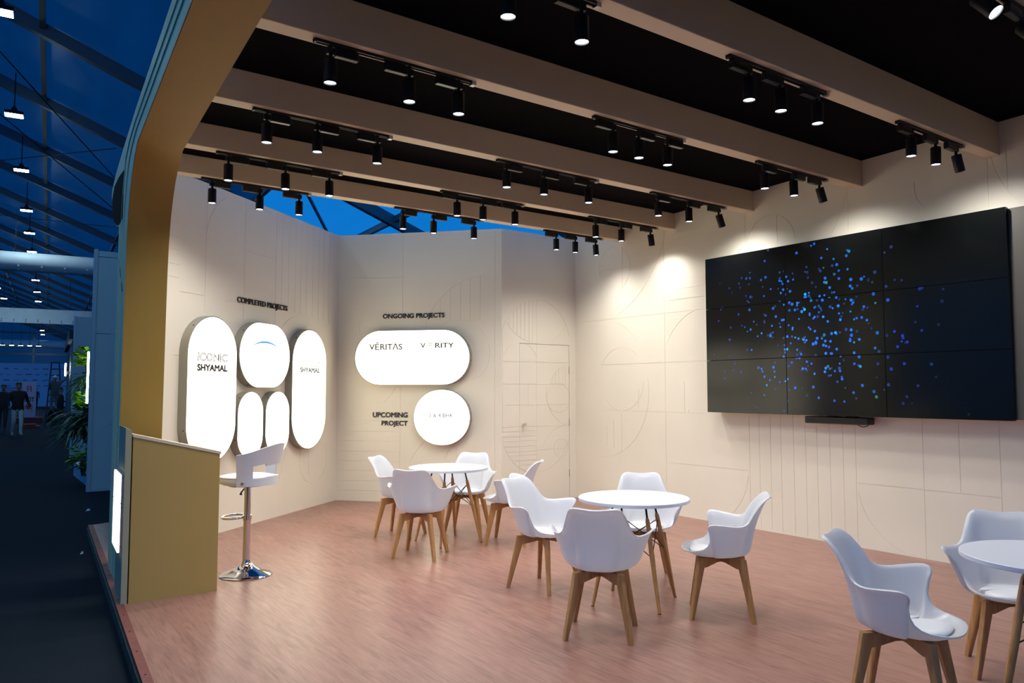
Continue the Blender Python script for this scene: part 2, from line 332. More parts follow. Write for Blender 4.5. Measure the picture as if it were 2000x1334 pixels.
G_LEFT = parse('l,2.82,3.64,2.82,2.3;l,2.16,3.64,2.16,2.28;l,1.54,3.64,1.54,2.24;l,1.41,3.64,1.41,2.49;l,1.26,3.64,1.26,2.48;l,1.11,3.64,1.11,2.47;l,0.98,3.64,0.98,2.46;l,0.84,3.64,0.84,2.45;l,0.69,3.64,0.69,2.44;l,0.54,3.64,0.54,2.43;l,0.41,3.64,0.41,2.42;l,0.27,3.64,0.27,2.41;l,3.5,3.55,3.2,3.55;l,3.5,3.42,3.2,3.42;l,3.5,3.28,3.2,3.28;l,3.5,3.14,3.2,3.14;l,3.5,3.01,3.2,3.01;l,3.5,2.87,3.22,2.87;l,3.5,2.73,3.22,2.73;l,3.5,2.6,3.22,2.6;a,2.23,3.05,0.59,64,7;l,2.16,3.06,1.54,3.06;a,0.92,1.79,0.66,42,90;l,3.2,2.47,2.82,2.47;l,2.5,2.46,1.72,2.46;a,0.59,0.62,0.32,147,280;a,0.63,0.62,0.31,-88,24;l,0.72,0.73,0.72,0.43;a,0.15,0.05,1.3,34,18;a,2.41,0.36,0.21,-65,-136;l,3.27,1.84,3.16,1.84;l,3.23,1.24,3.13,1.24;l,0.11,3.03,0.01,3.03')

WH = 3.65
PC = Vector((4.15, 10.0, 0)); AL = R(39); AC = math.atan2(8.3 - 10.0, 5.73 - 4.15); LC = math.hypot(1.58, 1.7)
o = engraved('wall_left', (-3.5, 0, 0, WH), G_LEFT, -1, 0, M['wall']); o.location = PC; o.rotation_euler.z = AL; struct(o)
o = engraved('wall_center', (0, 0, LC, WH), G_CENTER, 1, 0, M['wall']); o.location = PC; o.rotation_euler.z = AC; struct(o)
DX0, DX1, DZ = 6.02, 6.885, 2.13
o = engraved('wall_back', (5.73, 0, 7.0, WH), G_DOOR, 1, 0, M['wall'], hole=(DX0, -.01, DX1, DZ)); o.location = (0, 8.3, 0); struct(o)
o = engraved('wall_right', (-8.3, 0, 1.6, 3.80), G_RIGHT, -1, 0, M['wall']); o.location = (7.0, 0, 0); o.rotation_euler.z = R(-90); struct(o)
# door leaf with the same engraving running over it
dr = inst('door_1', None, None, (0, 8.303, 0)); struct(dr, 'flush beige hidden door with engraved arcs', 'door')
engraved('door_leaf', (DX0 + .004, .008, DX1 - .005, DZ - .005), G_DOOR, 1, 0, M['wall'], thick=.04, parent=dr)
kb = MB(); kb.lathe([(.006, 0), (.008, .025), (.022, .032), (.027, .045), (.022, .058), (.008, .062)], 14)
inst('door_knob', kb.mesh('door_knob', M['knob'], 40), dr, (6.08, 0, 1.05), (R(90), 0, 0))
for z in (.35, 1.05, 1.78):
    MB().box((DX1 - .008, -.006, z - .05), (DX1 + .002, .004, z + .05)).obj('hinge', M['steel'], dr)

# ---------------------------------------------------------------- floors
def xo(y): return .995 + .067 * (y - 6.835)          # line of the stand's aisle edge
y0, y1 = -1.6, 9.74
fl = MB(); fl.prism([(xo(y0) - .03, y0), (7.0, y0), (7.0, 10.4), (xo(y1) - .03 + 1.5, 10.4), (xo(y1) - .03, y1)], -.1, 0, 'z')
fo = struct(fl.obj('floor', M['floor']))
es = MB(); es.prism([(xo(y0) - .045, y0), (xo(y0) + .005, y0), (xo(y1) + .005, y1), (xo(y1) - .045, y1)], -.02, .006, 'z')
tag(es.obj('edge_strip', M['edge_red'], fo), 'red oxide metal edge strip')
for i in range(26):
    y = y0 + .2 + i * .42
    MB().lathe([(.007, 0), (.005, .003)], 8).obj('screw', M['black'], fo, loc=(xo(y) - .02, y, .006))
rs = MB(); rs.prism([(xo(y0) - .055, y0), (xo(y0) - .032, y0), (xo(y1) - .032, y1), (xo(y1) - .055, y1)], -.1, -.018, 'z')
tag(rs.obj('side_board', M['riser'], fo), 'scuffed dark side board of the platform')
cp = MB(); cp.box((-40, -40, -.16), (60, 150, -.1))
struct(cp.obj('floor_aisle', M['carpet']))

# ---------------------------------------------------------------- ceiling and beams
BY = [7.28, 6.40, 5.24, 3.98, 2.77, 1.54]
BW, BZ0 = .125, 3.47
def cz(y): return 3.755 - .0245 * (y - 2.8)      # the black soffit drops slightly towards the rear
ce = MB(); cv = [(xo(.4) + .29, .4), (7.0, .4), (7.0, 7.405), (xo(7.405) + .29, 7.405)]
ce.add([(x, y, cz(y)) for x, y in cv] + [(x, y, cz(y) + .05) for x, y in cv], [(0, 1, 2, 3), (4, 5, 6, 7), (0, 1, 5, 4), (1, 2, 6, 5), (2, 3, 7, 6), (3, 0, 4, 7)])
struct(ce.obj('ceiling', M['black_ceiling']))
BN = ['rearmost', 'second rearmost', 'middle', 'third nearest', 'second nearest', 'nearest']
for i, y in enumerate(BY):
    b = MB(); b.box((xo(y) + .29, y, BZ0), (7.0, y + BW, cz(y + BW) + .001), bev=.003)
    tag(b.obj('ceiling_beam', M['beam']), 'beige boxed ceiling beam, %s of the six across the black ceiling' % BN[i], 'beam', 'beams across the black ceiling')

# ---------------------------------------------------------------- aisle-side arch
ar = thing('entrance_arch', 'golden beige arch with rounded corner along the open aisle side', 'arch')
inner = [(.4, 3.31), (6.05, 3.31), (6.24, 3.24), (6.40, 3.15), (6.52, 3.03), (6.62, 2.88), (6.69, 2.68), (6.72, 2.45), (6.74, 2.1), (6.82, 0)]
outer = [(7.47, 0), (7.45, 2.95), (7.7, 2.99), (7.95, 3.06), (8.2, 3.18), (8.42, 3.36), (8.46, 3.44), (8.40, 3.50), (8.0, 3.55), (7.2, 3.59), (6.2, 3.62), (.4, 3.62)]
def arch_slab(a, b, path, name, m, **k):
    n = len(path); vs = [(xo(y) + a, y, z) for y, z in path] + [(xo(y) + b, y, z) for y, z in path]
    fs = [tuple(range(n)), tuple(range(2 * n - 1, n - 1, -1))] + [(i, (i + 1) % n, n + (i + 1) % n, n + i) for i in range(n)]
    return MB().add(vs, fs).obj(name, m, ar, **k)
tag(arch_slab(0, .29, inner + outer, 'arch_body', M['pale']), 'pale edge face of the arch')
def sheet(path, a, b, t, name, m):
    vs = []; fs = []
    for i, (y, z) in enumerate(path):
        p = path[max(i - 1, 0)]; q = path[min(i + 1, len(path) - 1)]
        d = Vector((q[0] - p[0], q[1] - p[1])).normalized(); ny, nz = d.y * t, -d.x * t
        vs += [(xo(y) + a, y, z), (xo(y) + b, y, z), (xo(y) + a, y + ny, z + nz), (xo(y) + b, y + ny, z + nz)]
    for i in range(len(path) - 1):
        k = 4 * i
        for a_, b_ in ((0, 1), (1, 3), (3, 2), (2, 0)): fs.append((k + a_, k + b_, k + 4 + b_, k + 4 + a_))
    fs += [(0, 1, 3, 2), (len(vs) - 4, len(vs) - 3, len(vs) - 1, len(vs) - 2)]
    return MB().add(vs, fs).obj(name, m, ar, smooth=25)
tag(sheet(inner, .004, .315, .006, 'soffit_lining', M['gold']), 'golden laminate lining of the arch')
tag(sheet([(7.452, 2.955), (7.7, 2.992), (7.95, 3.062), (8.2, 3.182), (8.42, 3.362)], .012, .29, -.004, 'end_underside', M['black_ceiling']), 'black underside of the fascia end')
tag(arch_slab(-.004, .0, [(7.10, 2.95), (7.45, 2.96), (7.7, 3.0), (7.95, 3.07), (8.18, 3.19), (8.36, 3.36), (8.1, 3.45), (7.6, 3.42), (7.10, 3.36)], 'hollow_shade', M['black_ceiling']), 'flat black sheet for the shade inside the rounded fascia end')  # flat black sheet painted in for the shade of a hollow
# stacked boards on the pale edge: two shallow steps that follow the outline
def offs(path, k, base): return [(y + (b[0] - y) * k, z + (b[1] - z) * k) for (y, z), b in zip(path, base)]
tgt = [(.4, 3.62), (6.3, 3.62), (6.9, 3.6), (7.2, 3.55), (7.3, 3.4), (7.4, 3.2), (7.45, 2.95), (7.45, 2.6), (7.455, 2.2), (7.47, 0)]
for k0, k1 in ((.36, .375), (.66, .675)):
    arch_slab(-.006, .002, offs(inner, k0, tgt) + offs(inner, k1, tgt)[::-1], 'board_edge', M['pale'])
MB().add([(xo(6.9) - .008, 6.86, 2.30), (xo(6.9) - .008, 6.868, 2.30), (xo(7.4) - .008, 7.30, 2.62), (xo(7.4) - .008, 7.30, 2.605),
          (xo(6.9), 6.86, 2.30), (xo(6.9), 6.868, 2.30), (xo(7.4), 7.30, 2.62), (xo(7.4), 7.30, 2.605)], [(0, 1, 2, 3), (4, 5, 6, 7), (0, 1, 5, 4), (1, 2, 6, 5), (2, 3, 7, 6), (3, 0, 4, 7)]).obj('joint_line', M['black'], ar)

# ---------------------------------------------------------------- track spotlights
box_me = MB().box((.022, -.018, -.075), (.165, .018, -.022), bev=.003).mesh('adaptor_box', M['black_gloss'])
boxl_me = MB().box((-.165, -.018, -.075), (-.022, .018, -.022), bev=.003).mesh('adaptor_box', M['black_gloss'])
arm_me = MB().tube([(0, 0, -.02), (0, 0, -.10)], .011, 10).box((-.024, -.012, -.07), (.024, .012, -.03)).mesh('arm', M['black'], 40)
can_me = MB().lathe([(.034, 0), (.037, -.004), (.037, -.135), (.035, -.137), (.033, -.130), (.033, -.126)], 24).mesh('can', M['black'], 40)
lens_me = MB().lathe([(.0325, -.1285), (.031, -.1305), (.018, -.1330), (.002, -.1335)], 24).mesh('lens', M['lens'], 60)
lamp_data = bpy.data.lights.new('spot_beam', 'SPOT'); lamp_data.energy = SPOT_POWER; lamp_data.spot_size = R(146); lamp_data.spot_blend = 1.0
lamp_data.shadow_soft_size = .03; lamp_data.color = (.98, .965, .945)
SX = [[(1.79, 2.23, 2.62), (3.77, 4.15, 4.68), (5.89, 6.20, 6.54)],
      [(1.70, 2.18, 2.58), (3.92, 4.23, 4.63), (5.76, 6.16, 6.64)],
      [(1.65, 2.02, 2.50), (3.71, 4.12, 4.64), (5.56, 6.01, 6.48)],
      [(1.61, 2.11, 2.46), (3.78, 4.04, 4.35), (5.55, 5.97, 6.37)],
      [(1.55, 1.99, 2.44), (3.76, 4.07, 4.46), (5.66, 6.03, 6.36)],
      [(3.40, 3.86, 4.36)]]
SD = [[(1, -1, -1), (1, 1, -1), (-1, -1, -1)], [(1, -1, -1), (-1, 1, -1), (1, 1, -1)], [(1, 1, -1), (1, 1, -1), (1, 1, -1)],
      [(1, -1, -1), (-1, 1, 1), (1, 1, -1)], [(1, 1, -1), (-1, -1, -1), (-1, -1, -1)], [(1, 1, -1)]]
TN = ['left', 'middle', 'right']; SN = ['left', 'centre', 'right']
for bi, tracks in enumerate(SX):
    yc = BY[bi] + BW / 2
    for ti, xs in enumerate(tracks):
        tn = TN[ti] if len(tracks) > 1 else 'only'
        x0 = xs[0] - (.19 if SD[bi][ti][0] < 0 else .10); x1 = max(xs[2] + (.19 if SD[bi][ti][2] > 0 else .12), x0 + .95); x1 = min(x1, 6.93)
        tr = thing('lighting_track', 'short black lighting track, %s one under the %s ceiling beam' % (tn, BN[bi]), 'track', (0, yc, BZ0), group='lighting tracks under the beams')
        MB().box((x0, -.018, -.022), (x0 + .012, .018, 0)).obj('end_cap', M['black'], tr)
        MB().box((x1 - .03, -.018, -.026), (x1, .018, 0)).obj('end_cap', M['steel'], tr)
        MB().box((x0, -.017, -.018), (x1, -.009, 0)).box((x0, .009, -.018), (x1, .017, 0)).box((x0, -.017, -.004), (x1, .017, 0)).obj('rail', M['black'], tr)
        for si, x in enumerate(xs):
            s = thing('spotlight', 'black can spotlight, %s of three on %s track of %s beam' % (SN[si], tn, BN[bi]), 'spotlight', (x, yc, BZ0), group='track spotlights under the beams')
            inst('adaptor_box', box_me if SD[bi][ti][si] > 0 else boxl_me, s)
            inst('arm', arm_me, s)
            ty = 0
            if x > 6.3: ty = -24 if bi > 1 else (-12 if bi == 1 else -4)
            rot = (R(random.uniform(-2, 2) if bi < 5 else -38), R(ty), 0)
            c = inst('can', can_me, s, (0, 0, -.098), rot)
            inst('lens', lens_me, c)
            l = bpy.data.objects.new('beam_light', lamp_data); COL.objects.link(l); l.parent = c; l.location = (0, 0, -.15)

# ---------------------------------------------------------------- lit signs and wall lettering
def capsule(w, h, rr, n=14):
    r = min(rr, w / 2, h / 2); pts = []
    for cx, cz, a0 in ((w / 2 - r, h / 2 - r, 0), (-w / 2 + r, h / 2 - r, 90), (-w / 2 + r, -h / 2 + r, 180), (w / 2 - r, -h / 2 + r, 270)):
        for i in range(n + 1): a = R(a0 + 90 * i / n); pts.append((cx + r * math.cos(a), cz + r * math.sin(a)))
    return pts
def wall_pt(origin, ang, x, z, y=0):
    c, s = math.cos(ang), math.sin(ang); return (origin.x + c * x - s * y, origin.y + s * x + c * y, z)
FACE_Y = -.1015
def light_sign(label, origin, ang, xc, zc, w, h, r, prints):
    s = thing('light_box_sign', label, 'sign', wall_pt(origin, ang, xc, zc), ang, 'lit white project signs on the beige walls')
    pts = capsule(w, h, r)
    MB().rings([[(x, 0, z) for x, z in pts], [(x, -.096, z) for x, z in pts], [(x * .985, -.099, z * .985) for x, z in pts]]).obj('metal_return', M['sign_side'], s, smooth=40)
    MB().rings([[(x * .984, -.092, z * .984) for x, z in pts], [(x * .984, -.1005, z * .984) for x, z in pts], [(x * .97, FACE_Y, z * .97) for x, z in pts]]).obj('lit_face', M['sign_face'], s, smooth=30)
    n = len(pts)
    for k in range(4, n, 9):
        x, z = pts[k]; nx, nz = x / max(math.hypot(x, z), 1e-6), z / max(math.hypot(x, z), 1e-6)
        MB().box((x - .005, -.075, z - .005), (x + .005, -.065, z + .005)).obj('screw', M['black'], s)
    for p in prints:
        if p[0] == 't':
            _, body, x, z, pw, ph, m, kw = p
            inst('printed_text', text_mesh('printed_text', body, pw, ph, M[m], **kw), s, (x - xc, FACE_Y, z - zc))
        elif p[0] == 'b':
            _, x, z, pw, ph, m = p
            MB().box((x - xc - pw / 2, FACE_Y - .001, z - zc - ph / 2), (x - xc + pw / 2, FACE_Y, z - zc + ph / 2)).obj('printed_bar', M[m], s)
        elif p[0] == 'dash':     # lettering too washed out to read: small broken strokes
            _, x, z, pw, m = p; mb = MB(); u = -pw / 2
            while u < pw / 2 - .006:
                g = random.uniform(.006, .018)
                mb.box((x - xc + u, FACE_Y - .0008, z - zc - .006), (x - xc + u + g, FACE_Y, z - zc + random.choice((-.001, .004, .006)))); u += g + random.uniform(.008, .02)
            o_ = mb.obj('faint_print', M[m], s); o_['kind'] = 'stuff'
        elif p[0] == 'swoosh':
            _, x, z, pw, hh, m = p; top = []; bot = []
            for i in range(25):
                t = -1 + 2 * i / 24; top.append((x - xc + t * pw / 2, z - zc + hh * (1 - t * t))); bot.append((x - xc + t * pw / 2, z - zc + hh * (1 - t * t) - .026 * (1 - abs(t) ** 1.6)))
            mb = MB()
            for i in range(24): mb.add([(*top[i][:1], FACE_Y - .001, top[i][1]), (top[i + 1][0], FACE_Y - .001, top[i + 1][1]), (bot[i + 1][0], FACE_Y - .001, bot[i + 1][1] - .0004), (bot[i][0], FACE_Y - .001, bot[i][1] - .0004)], [(0, 1, 2, 3)])
            mb.obj('printed_swoosh', M[m], s)
    return s
K = dict
light_sign('tall lit capsule sign reading ICONIC SHYAMAL, behind the counter', PC, AL, -2.79, 1.508, .785, 1.505, .4, [
    ('t', 'ICONIC', -2.80, 1.835, .475, .088, 'print_lilac', K(outline=.035)), ('t', 'ICONIC', -2.80, 1.835, .44, .06, 'print_lilac', K(outline=.012)),
    ('t', 'SHYAMAL', -2.80, 1.727, .482, .072, 'print_navy', K(bold=.055)),
    ('t', 'SHOWROOMS', -2.79, 1.40, .19, .022, 'print_grey', K(bold=.03)), ('t', 'OFFICES', -2.79, 1.335, .13, .022, 'print_grey', K(bold=.03)), ('t', 'CORPORATE HOUSES', -2.79, 1.27, .29, .022, 'print_grey', K(bold=.03)),
    ('t', 'SHYAMAL CROSS ROADS', -2.79, .985, .34, .026, 'print_mid', K(bold=.03))])
light_sign('short wide lit sign with blue swoosh reading VERTIS', PC, AL, -1.86, 1.895, 1.0, .74, .37, [
    ('swoosh', -1.87, 1.975, .59, .085, 'print_blue'), ('t', 'VERTIS', -1.853, 1.937, .365, .066, 'print_lilac', K(outline=.03)), ('dash', -1.853, 1.868, .16, 'print_grey'),
    ('b', -1.72, 2.135, .06, .008, 'print_grey'), ('dash', -1.86, 1.745, .40, 'print_grey'), ('t', 'SOLA', -1.86, 1.615, .07, .022, 'print_mid', K(bold=.03))])
light_sign('small lit capsule sign captioned SCIENCE CITY ROAD', PC, AL, -2.125, 1.118, .47, .733, .24, [
    ('t', 'LEGACY', -2.12, 1.235, .27, .07, 'print_grey', K(outline=.012)), ('dash', -2.12, 1.075, .06, 'print_grey'), ('dash', -2.12, 1.035, .26, 'print_grey'), ('dash', -2.12, .985, .17, 'print_grey'),
    ('t', 'SCIENCE CITY ROAD', -2.12, .88, .29, .024, 'print_mid', K(bold=.03))])
light_sign('small lit capsule sign captioned SHELA, beside the bar stool back', PC, AL, -1.595, 1.12, .49, .733, .25, [
    ('dash', -1.60, 1.27, .30, 'print_grey'), ('dash', -1.55, 1.235, .22, 'print_grey'), ('dash', -1.6, 1.085, .05, 'print_grey'), ('dash', -1.60, 1.045, .22, 'print_grey'), ('t', 'SHELA', -1.60, .91, .09, .024, 'print_mid', K(bold=.03))])
light_sign('tall lit capsule sign reading UNICUS SHYAMAL, nearest the wall corner', PC, AL, -.893, 1.514, .815, 1.51, .41, [
    ('t', 'UNICUS', -.89, 1.828, .475, .075, 'print_grey', K(outline=.04)), ('t', 'SHYAMAL', -.89, 1.752, .475, .064, 'print_teal', K(bold=.05)),
    ('dash', -.89, 1.39, .2, 'print_grey'), ('t', 'SHYAMAL CROSS ROADS', -.905, 1.006, .34, .024, 'print_mid', K(bold=.03))])
light_sign('wide horizontal lit capsule sign reading VERITAS and VERITY', PC, AC, 1.105, 1.937, 1.63, .738, .37, [
    ('t', 'V\u0112RIT\u039bS', .74, 2.095, .475, .105, 'print_navy', K(bold=.02)), ('t', 'V', 1.267, 2.095, .074, .068, 'print_navy', K(bold=.022)), ('t', 'RITY', 1.568, 2.095, .262, .068, 'print_navy', K(bold=.022)),
    ('b', 1.367, 2.125, .075, .009, 'print_gold'), ('b', 1.367, 2.095, .075, .009, 'print_gold'), ('b', 1.367, 2.065, .075, .009, 'print_gold'),
    ('b', 1.10, 1.93, .006, .46, 'print_grey'), ('dash', 1.46, 2.16, .1, 'print_grey'), ('dash', .75, 1.82, .28, 'print_grey'), ('dash', 1.46, 1.82, .28, 'print_grey'),
    ('t', 'SOLA', .73, 1.714, .075, .024, 'print_grey', K(bold=.03)), ('t', 'SATELLITE ROAD', 1.46, 1.714, .23, .024, 'print_grey', K(bold=.03))])
light_sign('round lit sign reading 3 & 4 BHK', PC, AC, 1.531, 1.14, .78, .735, .39, [
    ('t', '3 & 4 BHK', 1.527, 1.168, .34, .056, 'print_lilac', K(bold=.02)), ('t', 'LUXURY RESIDENCES', 1.517, 1.093, .385, .022, 'print_grey', K(bold=.03)), ('t', 'SCIENCE CITY', 1.53, .88, .18, .024, 'print_grey', K(bold=.03))])
def lettering(label, body, origin, ang, x, z, w, h):
    o_ = inst('wall_lettering', text_mesh('wall_lettering', body, w, h, M['letter'], depth=.012, bold=.030), None, wall_pt(origin, ang, x, z), (0, 0, ang))
    tag(o_, label, 'lettering', 'black raised lettering on the walls')
lettering('raised black lettering COMPLETED PROJECTS above the lit signs', 'COMPLETED PROJECTS', PC, AL, -1.785, 2.487, 1.0, .085)
lettering('raised black lettering ONGOING PROJECTS above the wide sign', 'ONGOING PROJECTS', PC, AC, 1.096, 2.498, .88, .085)
lettering('raised black lettering UPCOMING beside the round sign', 'UPCOMING', PC, AC, .777, 1.166, .50, .072)
lettering('raised black lettering PROJECT under the word UPCOMING', 'PROJECT', PC, AC, .84, 1.045, .372, .086)

# ---------------------------------------------------------------- video wall and sound bar (local x = -Y of the room)
vw = thing('video_wall', 'large black three by three video wall with scattered blue dots', 'screen', (7.0, 0, 0), R(-90))
VY0, VY1, VZ0, VZ1 = 2.665, 5.765, 1.252, 2.985
tag(MB().box((-5.755, -.15, 1.262), (-2.545, -.0, 2.975)).obj('mounting_frame', M['tvback'], vw), 'plain board frame behind the screens')
pw, ph = (VY1 - VY0) / 3, (VZ1 - VZ0) / 3
pan = MB().box((.0015, -.05, .0015), (pw - .0015, 0, ph - .0015), bev=.002).mesh('screen_panel', M['screen'])
dot_list = []
rng = random.Random(3)
for i in range(400):
    a = rng.gauss(.42, .17); b = rng.gauss(.50, .26)
    if i % 4 == 0: a = rng.gauss(.44, .26); b = rng.gauss(.42, .30)
    if not (.03 < a < .93 and .01 < b < .99): continue
    if b > .72 and a > .72: continue
    k = rng.random(); br = max(.06, min(1, 1.15 - abs(a - .43) * 2.2 - abs(b - .48) * .9)) * rng.choice((1, 1, .8, .35, .12))
    col = (.0, .13 + .13 * rng.random(), 1.0) if k < .86 else ((.0, .45, .95) if k < .95 else (.0, .5, .35))
    if abs(a - .43) > .25: col = (.0, .07, .8)
    dot_list.append((a * (VY1 - VY0), b * (VZ1 - VZ0), rng.uniform(.0085, .0145) * (1 + .25 * a), [c * br for c in col]))
for r_ in range(3):
    for c_ in range(3):
        p = inst('screen_panel', pan, vw, (-VY1 + c_ * pw, -.155, VZ0 + r_ * ph))
        sel = [d for d in dot_list if c_ * pw < d[0] < (c_ + 1) * pw and r_ * ph < d[1] < (r_ + 1) * ph]
        if sel:
            mb = MB(); cols = []
            for k, (x, z, rad, col) in enumerate(sel):
                x -= c_ * pw; z -= r_ * ph
                pts = [(min(max(x + rad * math.cos(2 * math.pi * j / 12), .004), pw - .004), -.0512 - .00002 * k, min(max(z + rad * math.sin(2 * math.pi * j / 12), .004), ph - .004)) for j in range(12)]
                mb.add(pts, [tuple(range(12))]); cols += [(*col, 1)] * 12
            me = bpy.data.meshes.new('glowing_dots'); me.from_pydata(mb.v, [], mb.f); me.materials.append(M['dots'])
            ca = me.color_attributes.new('dot', 'FLOAT_COLOR', 'POINT')
            for k, cc in enumerate(cols): ca.data[k].color = cc
            g = inst('glowing_dots', me, p); g['kind'] = 'stuff'
sb = thing('sound_bar', 'slim black sound bar under the video wall', 'speaker', (7.0, 0, 0), R(-90))
MB().box((-4.585, -.14, 1.172), (-3.918, -.02, 1.24), bev=.008).obj('body', M['black_gloss'], sb)
MB().box((-4.57, -.1415, 1.18), (-3.933, -.138, 1.225)).obj('grille', M['black'], sb)
MB().box((-4.4, -.03, 1.2), (-4.3, 0, 1.28)).box((-4.2, -.03, 1.2), (-4.1, 0, 1.28)).obj('wall_bracket', M['black'], sb)
MB().tube([(-4.05 + .014 * i, -.09, 1.172 - .02 * math.sin(math.pi * i / 8)) for i in range(9)], .004, 6).obj('cable', M['black'], sb)

# ---------------------------------------------------------------- chairs
RIM = [(.250, 0, .432), (.247, .06, .432), (.232, .125, .434), (.195, .175, .438), (.140, .203, .446), (.092, .216, .468), (.068, .232, .512), (.068, .262, .565), (.078, .295, .605),
       (.072, .314, .627), (.045, .318, .636), (.0, .308, .632), (-.055, .286, .624), (-.105, .256, .618), (-.145, .226, .624), (-.175, .204, .648), (-.203, .187, .695), (-.238, .171, .745), (-.272, .156, .782), (-.298, .135, .801),
       (-.314, .100, .804), (-.319, .05, .798), (-.320, 0, .795)]
def smooth_curve(P, n):
    out = []
    for k in range(n):
        t = k / (n - 1) * (len(P) - 1); i = min(int(t), len(P) - 2); u = t - i
        p = [Vector(P[max(0, min(len(P) - 1, j))]) for j in (i - 1, i, i + 1, i + 2)]
        if i == 0: p[0] = Vector((P[1][0], -P[1][1], P[1][2]))
        if i == len(P) - 2: p[3] = Vector((P[-2][0], -P[-2][1], P[-2][2]))
        out.append(.5 * ((2 * p[1]) + (-p[0] + p[2]) * u + (2 * p[0] - 5 * p[1] + 4 * p[2] - p[3]) * u * u + (-p[0] + 3 * p[1] - 3 * p[2] + p[3]) * u ** 3))
    return out
NS = 15
SIDE = [(0, 0), (.22, .0), (.38, .006), (.50, .022), (.59, .05), (.66, .095), (.715, .165), (.76, .265), (.80, .395), (.85, .54), (.89, .69), (.935, .84), (.972, .95), (1, 1.0), (1.02, 1.012), (1.034, .995)]
BACK = [(0, 0), (.20, .0), (.34, .006), (.445, .02), (.52, .05), (.565, .095), (.597, .16), (.62, .25), (.645, .35), (.68, .47), (.735, .61), (.81, .76), (.885, .885), (.95, .97), (1.0, 1.0), (1.03, .985)]
def sec(q, k):
    b = min(1, max(0, (-q.x - .10) / .14)); b = b * b * (3 - 2 * b)
    return (SIDE[k][0] * (1 - b) + BACK[k][0] * b, SIDE[k][1] * (1 - b) + BACK[k][1] * b)
def shell_pt(q, h, w, z0=.397, c=(-.005, 0)):
    return (c[0] + (q.x - c[0]) * h, q.y * (h if q.x > -.1 else h * (1 + .28 * min(1, (-q.x - .1) / .14) * (1 - min(1, max(0, w))) * min(1, h / .5))), z0 + (q.z - z0) * w)
half = smooth_curve(RIM, 34); ring = half + [Vector((p.x, -p.y, p.z)) for p in half[-2:0:-1]]
sh = MB(); nR = len(ring)
rows = []
for k in range(1, NS + 1):
    rows.append([shell_pt(q, *sec(q, k)) for q in ring])
sh.rings(rows, cap=False); k0 = len(sh.v); sh.v.append((-.005, 0, .397)); sh.f += [(k0, (j + 1) % nR, j) for j in range(nR)]; sh.mi += [0] * nR
shell_me = sh.mesh('shell', M['shell']); 
tmp = inst('t', shell_me); md = tmp.modifiers.new('s', 'SOLIDIFY'); md.thickness = .009; md.offset = 0
dg = bpy.context.evaluated_depsgraph_get(); shell_me = bpy.data.meshes.new_from_object(tmp.evaluated_get(dg)); shell_me.name = 'shell'; bpy.data.objects.remove(tmp)
shell_me.polygons.foreach_set('use_smooth', [True] * len(shell_me.polygons)); shell_me.set_sharp_from_angle(angle=R(60))
# seat pad
pad = MB(); prow = []
for h, up in ((.60, .006), (.605, .016), (.58, .026), (.45, .031), (.2, .034)):
    row = []
    for q in ring:
        ff = max(0, q.x) / .25; hh = h * (1 + .36 * ff * ff); hh = min(hh, h / .6 * .93)
        w = .04 if ff < .1 else .04 + .6 * ff
        x = -.005 + (q.x + .005) * hh * (.78 if q.x < 0 else 1.0) + .0; y = q.y * hh * (.98 if abs(q.y) < .22 else .80)
        row.append((x, y, .397 + up + .022 * max(0, x / .22) ** 2 + .10 * max(0, (-x - .08)) ** 1.2 + .35 * max(0, abs(y) - .10) ** 1.5))
    prow.append(row)
pad.rings(prow, cap=True); pad_me = pad.mesh('seat_pad', M['white_pad'], 50)
def leg_mesh(top, bot, w0, w1, z0, z1, m):
    """square leg tapering from the top point to the foot"""
    mb = MB(); t = Vector((top[0], top[1], z1)); b = Vector((bot[0], bot[1], z0)); d = Vector((top[0], top[1], 0)).normalized(); e = Vector((-d.y, d.x, 0))
    def rg(p, a, bw): return [tuple(p + d * a * sx + e * bw * sy) for sx, sy in ((-1, -.7), (-.7, -1), (.7, -1), (1, -.7), (1, .7), (.7, 1), (-.7, 1), (-1, .7))]
    mid = t.lerp(b, .25)
    mb.rings([rg(t, w0 * 1.25, w0 * .72), rg(mid, w0, w0 * .72), rg(b, w1, w1)]); return mb.mesh('leg', m, 40)
LT, LB = .125, .196
legs_me = [leg_mesh((sx * LT, sy * LT), (sx * LB, sy * LB), .026, .0145, 0, .392, M['wood']) for sx in (1, -1) for sy in (1, -1)]
cr = []
for a in (45, -45):
    mb = MB(); c, s = math.cos(R(a)), math.sin(R(a)); e = .019; Ln = LT * 1.414
    prof = [(-Ln, .328), (-Ln + .02, .326), (-.05, .350), (.05, .350), (Ln - .02, .326), (Ln, .328), (Ln, .390), (-Ln, .390)]
    n = len(prof); vs = [(c * x - s * y, s * x + c * y, z - (.0 if a > 0 else .0)) for y in (-e, e) for x, z in prof]
    mb.add(vs, [tuple(range(n)), tuple(range(2 * n - 1, n - 1, -1))] + [(i, (i + 1) % n, n + (i + 1) % n, n + i) for i in range(n)]); cr.append(mb.mesh('crossbar', M['wood']))
plate_me = MB().lathe([(.085, .386), (.085, .396)], 20).mesh('mounting_plate', M['black'])
def chair(label, x, y, deg):
    t = thing('armchair', label, 'chair', (x, y, 0), R(deg), 'white shell armchairs around the round tables')
    inst('shell', shell_me, t); inst('seat_pad', pad_me, t)
    for l in legs_me: inst('leg', l, t)
    for c in cr: inst('crossbar', c, t)
    inst('mounting_plate', plate_me, t)
chair('white shell armchair with its back to the camera at the middle table', 3.256, 3.627, 42)
chair('white shell armchair on the left side of the middle table', 3.651, 4.716, -75)
chair('white shell armchair on the right of the middle table, facing left', 4.19, 3.46, 131)
chair('white shell armchair behind the middle table, facing the camera', 4.46, 4.45, -131)
